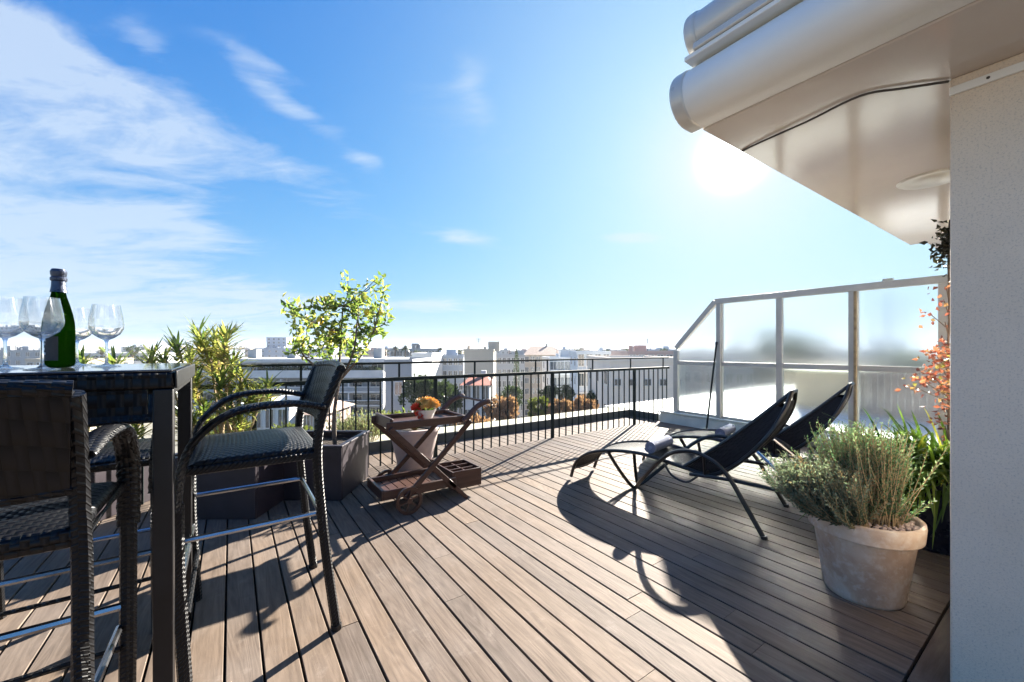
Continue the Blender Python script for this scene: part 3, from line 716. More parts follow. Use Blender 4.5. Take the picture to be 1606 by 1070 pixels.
# ------------------------------------------------------------------ sunloungers
def lounger(loc,rz,label,towel=True,tz=.0):
    t=empty('sunlounger',loc,rz,label,'sunlounger','black mesh sunloungers in front of the glass screen')
    # sling profile (y towards the foot end, z): low seat, then a deep banana-shaped back
    seat=spline([(0,1.52,.02),(0,1.46,.16),(0,1.32,.265),(0,1.10,.325),(0,.86,.345),(0,.66,.325),(0,.50,.30),(0,.36,.285),(0,.24,.345),(0,.11,.47),(0,.0,.615),(0,-.07,.765),(0,-.095,.875)],5)
    N=len(seat)-1
    def wd(i):
        f=i/N
        return .19+.03*min(1,f/.25) if f<.78 else .22-.15*((f-.78)/.22)**1.6
    for s in (-1,1):
        MB().tube([(s*wd(i),p.y,p.z) for i,p in enumerate(seat)],.014,8).build('side_rail',M['blacktube'],t)
        c0=Vector((s*.22,.53,.305)); c1=Vector((s*.07,-.095,.875)); n=14
        ch=[c0.lerp(c1,i/n)+Vector((s*.012*math.sin(math.pi*i/n),0,-.025*math.sin(math.pi*i/n))) for i in range(n+1)]
        MB().tube(ch,.013,8).build('back_rail',M['blacktube'],t)
        # dark mesh gusset between the straight rail and the curved back, open near the tip
        vs_=[];fs=[]; i1=[i for i,p in enumerate(seat) if p.y<=.56][0]
        for i in range(n-1):
            q=ch[i]; k=i1+(N-i1)*(i/n); a_=int(k); g=k-a_; r0=Vector((s*wd(a_),seat[a_].y,seat[a_].z)); r1=Vector((s*wd(min(a_+1,N)),seat[min(a_+1,N)].y,seat[min(a_+1,N)].z)); r=r0.lerp(r1,g)
            for dx in (-.002,.002): vs_+=[q+Vector((dx,0,0)),r+Vector((dx,0,0))]
        for i in range(n-2):
            b_=i*4; fs+=[(b_,b_+1,b_+5,b_+4),(b_+2,b_+6,b_+7,b_+3)]
        MB().add(vs_,fs).build('side_mesh',M['fabric'],t)
    mb=MB(); nx=8; vs_=[];fs=[]; st=3; i0=3
    idx=list(range(i0,N-2))
    for sd in (0,1):
        for i in idx:
            p=seat[i]
            for j in range(nx+1):
                u=-1+2*j/nx; sag=.018*(1-u*u)
                vs_.append((u*(wd(i)-.004),p.y-(sag*.6 if i/N>.66 else 0),p.z-(sag if i/N<.66 else 0)-(.006 if sd else 0)+(.004 if not sd else 0)))
    m=len(idx)*(nx+1)
    for a in range(len(idx)-1):
        for j in range(nx):
            q=a*(nx+1)+j; fs.append((q,q+1,q+nx+2,q+nx+1)); fs.append((m+q,m+q+nx+1,m+q+nx+2,m+q+1))
    for a in range(len(idx)-1):
        q=a*(nx+1); fs.append((q,q+nx+1,m+q+nx+1,m+q)); q+=nx; fs.append((q,m+q,m+q+nx+1,q+nx+1))
    mb.add(vs_,fs); mb.build('mesh_sling',M['fabric'],t)
    e=seat[N]; MB().tube([(-wd(N),e.y,e.z),(0,e.y-.012,e.z+.008),(wd(N),e.y,e.z)],.014,8).build('head_bar',M['blacktube'],t)
    p=seat[i0]; MB().tube([(-wd(i0),p.y,p.z),(wd(i0),p.y,p.z)],.013,8).build('foot_bar',M['blacktube'],t)
    for s in (-1,1):
        pts=spline([(s*.345,.0,.0),(s*.342,.10,.17),(s*.338,.22,.36),(s*.335,.35,.44),(s*.325,.47,.452),(s*.30,.60,.40),(s*.22,.75,.26),(s*.12,.90,.10),(s*.04,.985,.015),(s*.06,1.02,.03),(s*.14,1.08,.16),(s*.22,1.13,.305)],5)
        MB().tube(pts,.0145,8).build('leg_frame',M['blacktube'],t)
        MB().tube([(s*.345,.0,-.001),(s*.345,.004,.02)],.019,8).build('foot_cap',M['blacktube'],t)
        pts=spline([(s*.24,.66,.31),(s*.24,.60,.235),(s*.24,.50,.21),(s*.24,.42,.27)],4); MB().tube(pts,.008,6).build('adjuster',M['blacktube'],t)
        MB().tube([(s*.24,.06,.50),(s*.275,-.18,.30)],.010,6).build('back_strut',M['steel'],t)
    for s in (-1,1):
        MB().tube(spline([(s*.285,.46,.285),(s*.285,.20,.30),(s*.285,-.10,.295),(s*.26,-.22,.285)],4),.012,8).build('base_rail',M['blacktube'],t)
    MB().tube([(-.265,-.225,.285),(.265,-.225,.285)],.019,10).build('base_bar',M['steel'],t)
    MB().tube([(-.05,.995,.018),(.05,.995,.018)],.013,8).build('cross_bar',M['blacktube'],t)
    MB().tube([(-.335,.35,.438),(-.29,.36,.31),(.29,.36,.31),(.335,.35,.438)],.010,6).build('cross_bar',M['blacktube'],t)
    if towel:
        p=empty('rolled_towel',(t.matrix_world @ Vector((0,0,0)))if False else (0,0,0))
        v=Matrix.Rotation(rz,3,'Z')@Vector((0,.80,0))+Vector(loc)
        p.location=(v.x,v.y,.345+.048); p.rotation_euler=(0,0,rz)
        tag(p,towel,'towel','rolled towels on the sunloungers')
        n=64; pr=[];
        for i in range(n): a=i/n*6*math.pi; r=.020+.030*i/n; pr.append((r*math.cos(a),r*math.sin(a)))
        o=[]; inn=[]
        for i,(a_,b_) in enumerate(pr):
            an=math.atan2(b_,a_); r=math.hypot(a_,b_); o.append((r*math.cos(an),r*math.sin(an))); inn.append(((r-.009)*math.cos(an),(r-.009)*math.sin(an)))
        vs_=[];
        for x in (-.17,.17):
            for q in o: vs_.append((x,q[0],q[1]))
            for q in inn: vs_.append((x,q[0],q[1]))
        fs=[]
        for i in range(n-1):
            fs+=[(i,i+1,2*n+i+1,2*n+i),(n+i,3*n+i,3*n+i+1,n+i+1),(i,n+i,n+i+1,i+1),(2*n+i,2*n+i+1,3*n+i+1,3*n+i)]
        MB().add(vs_,fs).build('towel_roll',M['towel'],p)
        MB().tube([(-.1685,0,0),(.1685,0,0)],.025,14).build('towel_core',M['cushion'],p)
    return t
lounger((2.99,1.22,0),R(12),'black mesh sunlounger nearest the camera with its backrest raised','rolled grey towel on the nearest sunlounger')
lounger((3.95,1.19,0),R(12),'black mesh sunlounger in the middle, behind the nearest one','rolled grey towel on the middle sunlounger, near the pole')
# low table beyond the loungers
p=at(1300,3.35); t=empty('side_table',(p.x,p.y,0),R(5),'low grey side table between the sunloungers and the clay pot','side table')
MB().box(-.20,.20,-.20,.20,.36,.40).build('table_top',M['cushion'],t,bevel=.012)
for sx in (-1,1):
    for sy in (-1,1): MB().tube([(sx*.18,sy*.18,0),(sx*.165,sy*.165,.36)],.011,8).build('leg',M['blacktube'],t)
# ------------------------------------------------------------------ planters, pots and plants
def square_planter(lat0,lat1,d0,d1,h,label,name='planter_box'):
    c=cw((lat0+lat1)/2,(d0+d1)/2); rz=-math.atan2(FX,FY)
    t=empty(name,c,rz,label,'planter','dark square planters by the railing')
    a,b=(lat1-lat0)/2,(d1-d0)/2
    mb=MB(); w=.02
    mb.box(-a,a,-b,-b+w,0,h); mb.box(-a,a,b-w,b,0,h); mb.box(-a,-a+w,-b+w+.001,b-w-.001,0,h); mb.box(a-w,a,-b+w+.001,b-w-.001,0,h)
    mb.build('box',M['planter'],t,bevel=.005,smooth=False)
    mb=MB()
    for (x0,x1,y0,y1) in ((-a-.008,a+.008,-b-.008,-b+.035),(-a-.008,a+.008,b-.035,b+.008),(-a-.008,-a+.035,-b+.036,b-.036),(a-.035,a+.008,-b+.036,b-.036)): mb.box(x0,x1,y0,y1,h,h+.018)
    mb.build('rim',M['planter'],t,bevel=.003,smooth=False)
    MB().box(-a+w+.002,a-w-.002,-b+w+.002,b-w-.002,h-.10,h-.04).build('soil',M['soil'],t)
    return c
square_planter(-1.93,-1.295,3.08,3.66,.40,'plum coloured square planter holding the lemon tree')
square_planter(-2.37,-1.735,2.74,3.30,.40,'plum coloured square planter behind the right-hand bar chair, full of yellow-green strap leaves')
square_planter(-3.5,-2.75,2.55,3.15,.40,'plum coloured square planter hidden behind the bar table')

def lemon():
    b=cw(-1.45,3.32,.34); t=empty('lemon_tree',b,0,'small lemon tree with sparse yellow-green leaves in the plum planter','tree')
    r_=random.Random(11); tr=MB(); lf=MB(); fr=MB()
    W=lambda px,py,dd=0: at(px,3.32+dd,py)-b
    top=W(532,598)
    tr.tube(spline([(0,0,0),W(524,660),W(527,625),top],4),[.017]*6+[.015]*6+[.014],8)
    limbs={'l':[top,W(505,582,.05),W(478,560,.12),W(470,545,.15)],'c':[top,W(533,560,-.05),W(535,520,-.08),W(538,480,0)],
           'r':[top,W(552,575,.0),W(572,550,-.12),W(588,515,-.15)],'b':[top,W(520,570,.18),W(512,535,.25),W(505,510,.28)],'f':[top,W(545,575,-.2),W(556,545,-.3),W(560,505,-.3)]}
    for p in limbs.values():
        s=spline(p,4); tr.tube(s,[.011-.006*i/len(s) for i in range(len(s))],6)
    E=[(443,472),(450,488),(462,500),(476,480),(478,505),(492,500),(500,472),(512,478),(516,468),(503,505),(520,492),(545,432),(549,452),(560,470),(588,440),(602,436),(604,452),(600,482),(605,492),(585,478),
       (578,498),(562,488),(563,515),(540,515),(528,530),(512,528),(492,525),(478,530),(470,535),(462,545),(490,548),(508,552),(540,548),(556,540),(572,530),(586,520),(520,560),(552,556),(500,538),(534,500),(575,470),(594,500),(568,545),(482,515),(530,545)]
    ends=[p[-1] for p in limbs.values()]+[p[-2] for p in limbs.values()]
    for (px,py) in E:
        q=W(px,py,r_.uniform(-.28,.28)); a=min(ends,key=lambda e:(e-q).length+r_.random()*.05)
        mid=(a+q)/2+Vector((r_.gauss(0,.02),r_.gauss(0,.02),-.02)); s=spline([a,mid,q],4); tr.tube(s,[.005,.005,.005,.0045,.004,.004,.003,.003,.002],5)
        n=r_.randint(20,30)
        for i in range(n):
            k=r_.random(); p=s[int((1-k*k*.6)*(len(s)-1))]+Vector((r_.gauss(0,.026),r_.gauss(0,.026),r_.gauss(0,.028)))
            dv=Vector((r_.gauss(0,1),r_.gauss(0,1),r_.gauss(.35,.8)))
            lf.leaf(p,dv,r_.uniform(.042,.072),r_.uniform(.023,.037),min(1,max(0,r_.gauss(.55,.24))),.35)
    for (px,py) in ((502,503),(575,490),(512,470),(597,490),(520,520)):
        fr.ball(W(px,py,r_.uniform(-.15,.1)),.022 if px!=502 else .029,10,8,(1,1,1.25))
    tr.build('trunk',M['bark'],t); lf.build('crown',L['lemon'],t,smooth=False); fr.build('fruit',M['lemon'],t)
lemon()

def strap_shrub(base,heads,label,seed,name='strap_leaf_shrub',scale=1.0,cat='shrub',grp=None):
    t=empty(name,base,0,label,cat,grp); r_=random.Random(seed); st=MB(); lf=MB(); base=Vector(base)
    for (px,py,d) in heads:
        q=at(px,d,py)-base; foot=Vector((q.x*.35+r_.gauss(0,.05),q.y*.35+r_.gauss(0,.05),0))
        s=spline([foot,(foot+q)/2+Vector((r_.gauss(0,.03),r_.gauss(0,.03),.0)),q],5); st.tube(s,.008,6)
        base_t=r_.random()
        for i in range(int(62*scale)):
            h=r_.random(); p=q-Vector((0,0,.17*h)); a=r_.uniform(0,6.283); up=r_.uniform(.35,2.2)*(1-h*.7)
            dv=Vector((math.cos(a),math.sin(a),up)); ln=r_.uniform(.12,.23)
            lf.strap(p,dv,ln,r_.uniform(.017,.027),min(1,max(0,r_.gauss(.35+.25*base_t+h*.25,.17))),r_.uniform(.05,.35),3)
    st.build('stems',M['stem'],t); lf.build('leaves',L['dracaena'],t,smooth=False)
c1=cw(-2.05,3.02,.34)
strap_shrub(c1,[(258,560,2.9),(278,540,3.0),(266,590,2.8),(300,560,3.15),(318,535,3.0),(338,528,3.1),(352,540,2.95),(330,555,3.05),(365,565,3.05),(306,600,2.9),(345,590,2.9),(378,590,3.0),(392,620,3.05),
    (360,625,2.9),(322,640,2.95),(375,655,3.0),(285,640,2.85),(340,565,3.2),(300,660,2.9),(405,612,3.1),(420,604,3.1),(312,520,3.1),(355,525,3.05)],'tall yellow-green strap-leaved shrub right of the bar table',5)
c2=cw(-3.1,2.85,.34)
strap_shrub(c2,[(110,575,2.9),(128,568,2.8),(180,565,2.9),(150,600,2.8),(200,610,2.8),(215,650,2.7),(190,670,2.7),(60,600,2.8),(90,620,2.9),(225,600,2.8),(237,560,2.9),(175,640,2.8)],'yellow-green strap-leaved shrub partly hidden behind the bar table and bottle',8)

# ledge trough with grey shrub behind the railing
p=at(562,4.62); t=empty('grey_shrub',(p.x,p.y,.105),0,'pale grey-green shrub on the ledge behind the railing, beside the lemon tree trunk','shrub')
r_=random.Random(21); mb=MB(); st=MB()
for i in range(130):
    a=r_.uniform(0,6.283); rr=.22*math.sqrt(r_.random()); q=Vector((rr*math.cos(a),rr*math.sin(a)*.8,0)); dv=Vector((q.x*1.6+r_.gauss(0,.12),q.y*1.6+r_.gauss(0,.12),1)).normalized(); ln=r_.uniform(.18,.36)
    st.tube([q,q+dv*ln],.0025,4)
    for k in range(16):
        f=r_.uniform(.15,1); d2=dv+Vector((r_.gauss(0,.7),r_.gauss(0,.7),.3)); mb.leaf(q+dv*ln*f,d2,.035,.010,r_.random())
st.build('stems',M['stem'],t); mb.build('leaves',L['grey'],t,smooth=False)

def pot(name,loc,prof,mat_,label,cat='pot',soil=(.18,.3)):
    t=empty(name,loc,0,label,cat); MB().lathe(prof,44).build('vessel',mat_,t,ang=30)
    r,z=soil; MB().lathe([(0,z+.012),(r*.6,z+.006),(r,z)],24).build('soil',M['soil'],t); return t
# conical stone pot behind the trolley
p=at(650,3.83)
pot('stone_pot',(p.x,p.y,0),[(0,.0),(.135,.0),(.14,.01),(.225,.385),(.235,.39),(.235,.42),(.205,.42),(.195,.36),(.0,.36)],M['stonepot'],'conical pinkish stone pot behind the tea trolley',soil=(.195,.375))
q=Vector((p.x,p.y,.38)); t=empty('potted_shrub',q,0,'small yellow-green shrub growing in the conical stone pot','shrub'); mb=MB(); st=MB()
for i in range(46):
    a=r_.uniform(0,6.283); dv=Vector((math.cos(a)*r_.uniform(.2,1),math.sin(a)*r_.uniform(.2,1),r_.uniform(.5,1))).normalized(); ln=r_.uniform(.10,.24); st.tube([(0,0,0),dv*ln],.0025,4)
    for k in range(9): mb.leaf(dv*ln*r_.uniform(.3,1),dv+Vector((r_.gauss(0,.8),r_.gauss(0,.8),r_.gauss(0,.5))),.045,.020,min(1,max(0,r_.gauss(.6,.2))))
st.build('stems',M['stem'],t); mb.build('leaves',L['lemon'],t,smooth=False)

# clay pot with lavender and rosemary
pc=cw(1.665,1.925,0)
pot('clay_pot',pc,[(0,.004),(.142,.0),(.147,.006),(.150,.02),(.188,.285),(.192,.292),(.206,.294),(.211,.300),(.216,.360),(.214,.374),(.203,.377),(.195,.370),(.190,.335),(.0,.33)],M['clay'],'weathered clay pot with a wide rim standing by the house wall',soil=(.190,.345))
mb=MB(); rr_=random.Random(77)
for i in range(260):
    a=rr_.uniform(0,6.283); r=.185*math.sqrt(rr_.random()); mb.ball((pc.x+r*math.cos(a)-pc.x,r*math.sin(a),.004),rr_.uniform(.006,.012),6,4,(1,1,.7))
t=[o for o in bpy.data.objects if o.name=='clay_pot'][0]
o=mb.build('pebbles',M['stonepot'],t); o.location=(0,0,.352); tag(o,kind='stuff')
o=MB().tube([(-.004,0,.0)]*1+[(0,0,.001)],.1,8)
def sprigs(name,base,n,fn,leaf,label,seed,ll,lw,per,sm):
    t=empty(name,base,0,label,'plant'); r_=random.Random(seed); st=MB(); lf=MB()
    for i in range(n):
        p0,dv,ln,tn=fn(r_); p0=Vector(p0); dv=Vector(dv).normalized(); bend=Vector((r_.gauss(0,.11),r_.gauss(0,.11),.34))
        pts=[p0+dv*ln*f+bend*ln*f*f for f in (0,.35,.7,1)]
        st.tube(pts,[.0026,.002,.0016,.001],4)
        for k in range(per):
            f=.18+.85*(k/per); a=min(int(f*3),2); g=f*3-a; q=pts[a].lerp(pts[a+1],min(g,1.05)); tg=(pts[min(a+1,3)]-pts[a]).normalized()
            ang=k*2.4+r_.random(); s1=tg.cross(Vector((0,0,1)) if abs(tg.z)<.9 else Vector((1,0,0))).normalized(); s2=tg.cross(s1)
            dd=tg*.9+(s1*math.cos(ang)+s2*math.sin(ang))*.75
            lf.leaf(q,dd,ll*r_.uniform(.7,1.2)*(1.15-.5*f),lw,min(1,max(0,tn+r_.gauss(0,.12)+.22*(f-.5))),.2)
    st.build('stems',M[sm],t); lf.build('leaves',L[leaf],t,smooth=False)
base=pc+Vector((0,0,.35))
def f_lav(r_):
    a=r_.uniform(0,6.283); q=.14*math.sqrt(r_.random()); la=-.115+.085*math.cos(a); dp=q*math.sin(a)
    lat=r_.gauss(-.85,.42); dep=r_.gauss(-.05,.42); up=r_.uniform(.35,1.25)
    ln=r_.uniform(.14,.255)*(1.0 if lat<-.55 else .9)
    lat=min(lat,-.1)
    tn=.93 if r_.random()<.2 and lat>-.6 else r_.uniform(.15,.72)
    return ((la*RX+dp*FX),(la*RY+dp*FY),0),(lat*RX+dep*FX,lat*RY+dep*FY,up),ln,tn
sprigs('lavender',base,680,f_lav,'lavender','silvery grey lavender bush spilling left over the rim of the clay pot',31,.027,.0078,30,'stem')
def f_ros(r_):
    q=.12*math.sqrt(r_.random()); a=r_.uniform(0,6.283); la=.035+q*.75*math.cos(a); dp=q*math.sin(a)
    lat=r_.gauss(-.04,.22); dep=r_.gauss(.05,.22); up=r_.uniform(.4,1.4)
    if r_.random()<.09: lat=r_.uniform(.3,.6); dep=.2; up=r_.uniform(.15,.45)
    ln=r_.uniform(.21,.345)*(.55 if abs(lat)>.5 else 1); ll=max(.01,lat/math.sqrt(lat*lat+dep*dep+up*up)*ln+.02); ln*=min(1,max(.35,(.150-la)/ll))
    return ((la*RX+dp*FX),(la*RY+dp*FY),0),(lat*RX+dep*FX,lat*RY+dep*FY,up),ln,r_.uniform(.1,.85)
sprigs('rosemary',base+Vector((.001,0,0)),560,f_ros,'rosemary','green bushy rosemary on the right-hand side of the clay pot',32,.022,.0064,34,'stem')

# dark pot with day lilies
p=cw(2.52,2.42)
pot('dark_pot',(p.x,p.y,0),[(0,.0),(.19,.0),(.20,.01),(.265,.37),(.275,.375),(.28,.42),(.262,.43),(.25,.40),(.245,.36),(.0,.36)],M['navy'],'large dark blue glazed pot behind the house wall corner',soil=(.245,.375))
t=empty('day_lily',(p.x,p.y,.38),0,'clump of long arching green leaves growing in the dark blue pot','plant'); lf=MB(); r_=random.Random(9)
for i in range(620):
    a=r_.uniform(0,6.283); q=.19*math.sqrt(r_.random()); la=q*math.cos(a)-.02; dp=q*math.sin(a)
    lat=r_.gauss(-.95,.6); dep=r_.gauss(-.1,.5)
    dv=Vector((lat*RX+dep*FX,lat*RY+dep*FY,r_.uniform(.45,1.4))); lf.strap((la*RX+dp*FX,la*RY+dp*FY,0),dv,r_.uniform(.42,.70),r_.uniform(.018,.030),min(1,max(0,r_.gauss(.45,.25))),r_.uniform(.25,.75),6)
lf.build('leaves',L['lily'],t,smooth=False)
# climbing plant on the wall corner: red and orange leaves, dark dry top
wl=cw(2.10,1.965)  # on the y-face of the wall near its corner
def vine():
    b=Vector((3.05,WY+.05,.0)); t=empty('climbing_vine',b,0,'climbing plant with red and orange leaves along the house wall','plant'); r_=random.Random(5); st=MB(); lf=MB(); dk=MB()
    W=lambda px,py,d: at(px,d,py)-b
    ctr=[(1484,448,2.3,10),(1480,470,2.3,7),(1458,492,2.3,7),(1482,505,2.3,4),(1484,543,2.3,26),(1470,560,2.28,42),(1480,580,2.3,46),(1462,590,2.25,44),(1448,598,2.2,24),(1432,606,2.15,14),(1484,610,2.3,24),(1476,625,2.3,12),(1486,650,2.3,24),(1482,668,2.3,16),(1488,565,2.3,40),(1488,600,2.3,30)]
    st.tube(spline([(0.1,0,.4),W(1492,700,2.35),W(1488,640,2.35),W(1487,560,2.35),W(1489,480,2.33),W(1488,400,2.3),W(1490,345,2.3)],5),.006,6)
    for px,py,d,n in ctr:
        c=W(px,py,d); st.tube([W(1488,py+25,d+.04),c],.0025,5)
        for i in range(n): lf.leaf(c+Vector((r_.gauss(0,.035),r_.gauss(0,.03),r_.gauss(0,.035))),(r_.gauss(0,1),r_.gauss(0,1),r_.gauss(-.2,.8)),r_.uniform(.022,.036),r_.uniform(.015,.024),r_.random(),.4)
    for px,py,n in ((1486,352,10),(1484,370,22),(1474,385,30),(1484,392,40),(1478,405,30),(1486,410,26),(1488,380,30)):
        c=W(px,py,2.3)
        for i in range(n): dk.leaf(c+Vector((r_.gauss(0,.03),r_.gauss(0,.02),r_.gauss(0,.03))),(r_.gauss(0,1),r_.gauss(0,1),r_.gauss(-.1,.8)),r_.uniform(.025,.045),r_.uniform(.015,.026),r_.random(),.5)
    st.build('stems',M['bark'],t); lf.build('red_leaves',L['vine'],t,smooth=False); dk.build('dry_leaves',L['dark'],t,smooth=False)
vine()

# ------------------------------------------------------------------ the town
GZ=-19.0
WALLS={}
def wallmat(c):
    k=tuple(round(x,2) for x in c)
    if k not in WALLS: WALLS[k]=mat('facade_plaster_%d'%len(WALLS),c,.85,0,.10,.25,.15,3,.02)
    return WALLS[k]
M['window']=mat('window_glass_dark',(.05,.065,.08),.12,0,.4,1.5,0,spec=.9)
M['shutter']=mat('window_frame_white',(.6,.6,.58),.5,0,.08,3,0)
M['slab']=mat('balcony_concrete_white',(.66,.66,.64),.7,0,.1,.7,.1,4)
M['tile']=mat('terracotta_roof_tiles',(.38,.11,.065),.8,0,.3,1.5,.6,9,.05)
M['tantile']=mat('tan_roof_tiles',(.36,.25,.19),.8,0,.2,1.5,.6,9,.05)
M['flatroof']=mat('gravel_flat_roof',(.42,.41,.39),.9,0,.2,.8,.2,8)
M['awningcloth']=mat('terrace_shade',(.45,.30,.20),.8,0,.2,2,0)
nb=[0]
def building(label,pxl,pxr,ytop,d,wall,cols=6,fl=2.9,style='windows',roof='flat',yaw=0.0,depth=None,ybot=None,cat='building',win=(1.5,1.5),roofstuff=True,name='apartment_building',rc=None,grp=None):
    w=(pxr-pxl)/F*d; ztop=EYE-(ytop-548)/F*d; mid=at((pxl+pxr)/2,d)
    H=ztop-GZ; dp=depth or max(6,w*.6); ang=math.atan2((pxl+pxr)/2-803,F)
    rz=-math.atan2(FX,FY)-ang*.0+yaw
    t=empty(name,(mid.x,mid.y,GZ),rz,label,cat,grp)
    r_=random.Random(int(pxl*7+pxr*3+d)); hw=w/2; wm=wallmat(wall)
    MB().box(-hw,hw,0,dp,0,H).build('wall',wm,t,smooth=False)
    if roof=='flat':
        mb=MB()
        for (x0,x1,y0,y1) in ((-hw-.1,hw+.1,-.1,.2),(-hw-.1,hw+.1,dp-.2,dp+.1),(-hw-.1,-hw+.2,.2,dp-.2),(hw-.2,hw+.1,.2,dp-.2)): mb.box(x0,x1,y0,y1,H,H+.45)
        mb.build('parapet',wm,t,smooth=False)
        if roofstuff and w>5:
            for i in range(max(1,int(w/7))):
                bx=r_.uniform(-hw*.7,hw*.6); bw=r_.uniform(1.2,3.2); MB().box(bx,bx+bw,dp*.3,dp*.3+2.4,H,H+r_.uniform(1.0,2.4)).build('roof_hut',wm,t,smooth=False)
            for i in range(max(2,int(w/5))):
                bx=r_.uniform(-hw*.85,hw*.85); hh=r_.uniform(.7,1.5); m=MB(); m.box(bx-.25,bx+.25,dp*.2,dp*.2+.5,H,H+hh); m.box(bx-.32,bx+.32,dp*.2-.07,dp*.2+.57,H+hh,H+hh+.1); m.build('chimney',wm,t,smooth=False)
            bx=r_.uniform(-hw*.6,hw*.6); m=MB(); m.tube([(bx,dp*.4,H),(bx,dp*.4,H+2.6)],.04,5)
            for k in range(4): m.tube([(bx-.5,dp*.4,H+1.9+k*.2),(bx+.5,dp*.4,H+1.9+k*.2)],.02,4)
            m.build('aerial',M['rail'],t)
    else:
        e=.4; rh=rc or w*.16; m=MB(); a,b=hw+e,dp/2; 
        vs_=[(-a,-e,H),(a,-e,H),(a,dp+e,H),(-a,dp+e,H),(-a*.55,b,H+rh),(a*.55,b,H+rh)]
        m.add(vs_,[(0,1,5,4),(1,2,5),(2,3,4,5),(3,0,4),(3,2,1,0)]); m.build('roof',M['tile' if roof=='tile' else 'tantile'],t,smooth=False)
        m=MB(); m.box(hw*.2,hw*.2+.6,b-.3,b+.3,H+rh*.5,H+rh+.7); m.build('chimney',wm,t,smooth=False)
    zb=EYE-((ybot or 665)-548)/F*d-GZ; floors=[]
    z=H-fl+.15
    while z>max(zb-fl,-.5) and len(floors)<7: floors.append(z); z-=fl
    cw_=w/cols; src=srcb=None; cnt=0
    faces=[('f',cols)]
    for z in floors:
        for i in range(cols):
            if cnt>=90: break
            x=-hw+cw_*(i+.5); ww=min(win[0],cw_*.62); hh=win[1]
            if style=='bands': ww=cw_*.86
            if src is None:
                m=MB(); m.box(-ww/2,ww/2,-.03,.02,.95,.95+hh)
                src=o=m.build('window',M['window'],t,smooth=False)
                m=MB(); 
                for (x0,x1,z0,z1) in ((-ww/2-.07,-ww/2,.88,1.02+hh),(ww/2,ww/2+.07,.88,1.02+hh),(-ww/2,ww/2,.88,.95),(-ww/2,ww/2,.95+hh,1.02+hh),(-.03,.03,.95,.95+hh)): m.box(x0,x1,-.07,.01,z0,z1)
                srcf=m.build('frame',M['shutter'],src,smooth=False)
            else:
                o=src.copy(); COL.objects.link(o); o.parent=t; f=srcf.copy(); COL.objects.link(f); f.parent=o
            o.location=(x,-.005,z); cnt+=1
        if style in('balcony','bands'):
            m=MB(); m.box(-hw-.0,hw+.0,-1.35,-.04,z-.02,z+.16); m.box(-hw,hw,-1.36,-1.28,z+.161,z+.95) if style=='bands' else None
            if style=='balcony':
                m.box(-hw,hw,-1.34,-1.30,z+1.0,z+1.06)
                for k in range(cols*2+1): xx=-hw+.03+(w-.06)*k/(cols*2); m.box(xx-.025,xx+.025,-1.335,-1.305,z+.161,z+1.0)
            m.build('balcony',M['slab'],t,smooth=False)
    # openings on the two side walls
    if style!='plain':
        for sx in (-1,1):
            m=MB(); n=max(1,int(dp/4))
            for z in floors[:5]:
                for k in range(n): yy=dp*(k+.5)/n; m.box(sx*hw-.02,sx*hw+.02,yy-.55,yy+.55,z+.95,z+2.2)
            tag(m.build('side_windows',M['window'],t,smooth=False),kind='stuff')
    return t
def tree(label,px,ytop,ybot,d,wpx,leafm='tree',kind='round',seed=1,grp='trees between the town buildings',n=None):
    top=EYE-(ytop-548)/F*d; bot=EYE-(ybot-548)/F*d; b=at(px,d); r_=random.Random(seed*31+int(px)); wr=wpx/2/F*d; H=top-GZ; cz0=bot-GZ
    names={'round':'leafy_tree','palm':'palm_tree','cone':'cypress_tree'}
    t=empty(names[kind],(b.x,b.y,GZ),r_.uniform(0,6),label,'tree',grp); tr=MB(); lf=MB()
    if kind=='palm':
        tr.tube(spline([(0,0,0),(r_.gauss(0,.3),0,H*.5),(0,0,H-wr*.7)],4),[.28]*3+[.2]*6,8)
        for i in range(34):
            a=r_.uniform(0,6.283); up=r_.uniform(-.5,1.1); dv=Vector((math.cos(a),math.sin(a),up)).normalized()
            for k in range(3): lf.strap((0,0,H-wr*.7),dv+Vector((r_.gauss(0,.1),r_.gauss(0,.1),r_.gauss(0,.08))),wr*1.1,wr*.22,r_.random(),.45,4)
    else:
        tr.tube([(0,0,0),(.1,0,cz0+.3*(H-cz0)),(0,.1,cz0+.7*(H-cz0))],[.05*wr+.12,.04*wr+.08,.05],8)
        cz=(H+cz0)/2; hr=(H-cz0)/2; N=n or 1500; ls=wr*.13+.06
        cl=[]
        for i in range(26 if kind=='round' else 14):
            a=r_.uniform(0,6.283)
            if kind=='cone': f=i/13; c=Vector((0,0,cz-hr+2*hr*f)); cr=wr*(1-f)**.6*.9+.1
            else:
                u=r_.uniform(-.75,.95); q=math.sqrt(1-u*u)*r_.uniform(.45,.95); c=Vector((wr*q*math.cos(a),wr*q*math.sin(a),cz+hr*u*.75)); cr=wr*r_.uniform(.16,.42)
                tr.tube([(0,0,cz0+.2*hr),tuple(c)],[.05*wr+.03,.02],5)
            cl.append((c,cr,r_.random()*.5))
        for i in range(N):
            c,cr,tb=r_.choice(cl); v=Vector((r_.gauss(0,1),r_.gauss(0,1),r_.gauss(0,1))).normalized()*cr*r_.uniform(.55,1.08)
            v.z*= .85 if kind=='round' else 1.5
            lf.leaf(c+v,v+Vector((0,0,.5)),ls*r_.uniform(.7,1.4),ls*.7,min(1,tb+r_.random()*.55),.4)
    tr.build('trunk',M['bark'],t); lf.build('crown',L[leafm],t,smooth=False)
WH=(.60,.61,.61); GR=(.32,.34,.36); CR=(.47,.41,.33); BG=(.40,.33,.25); BL=(.30,.35,.42); PK=(.42,.32,.29)
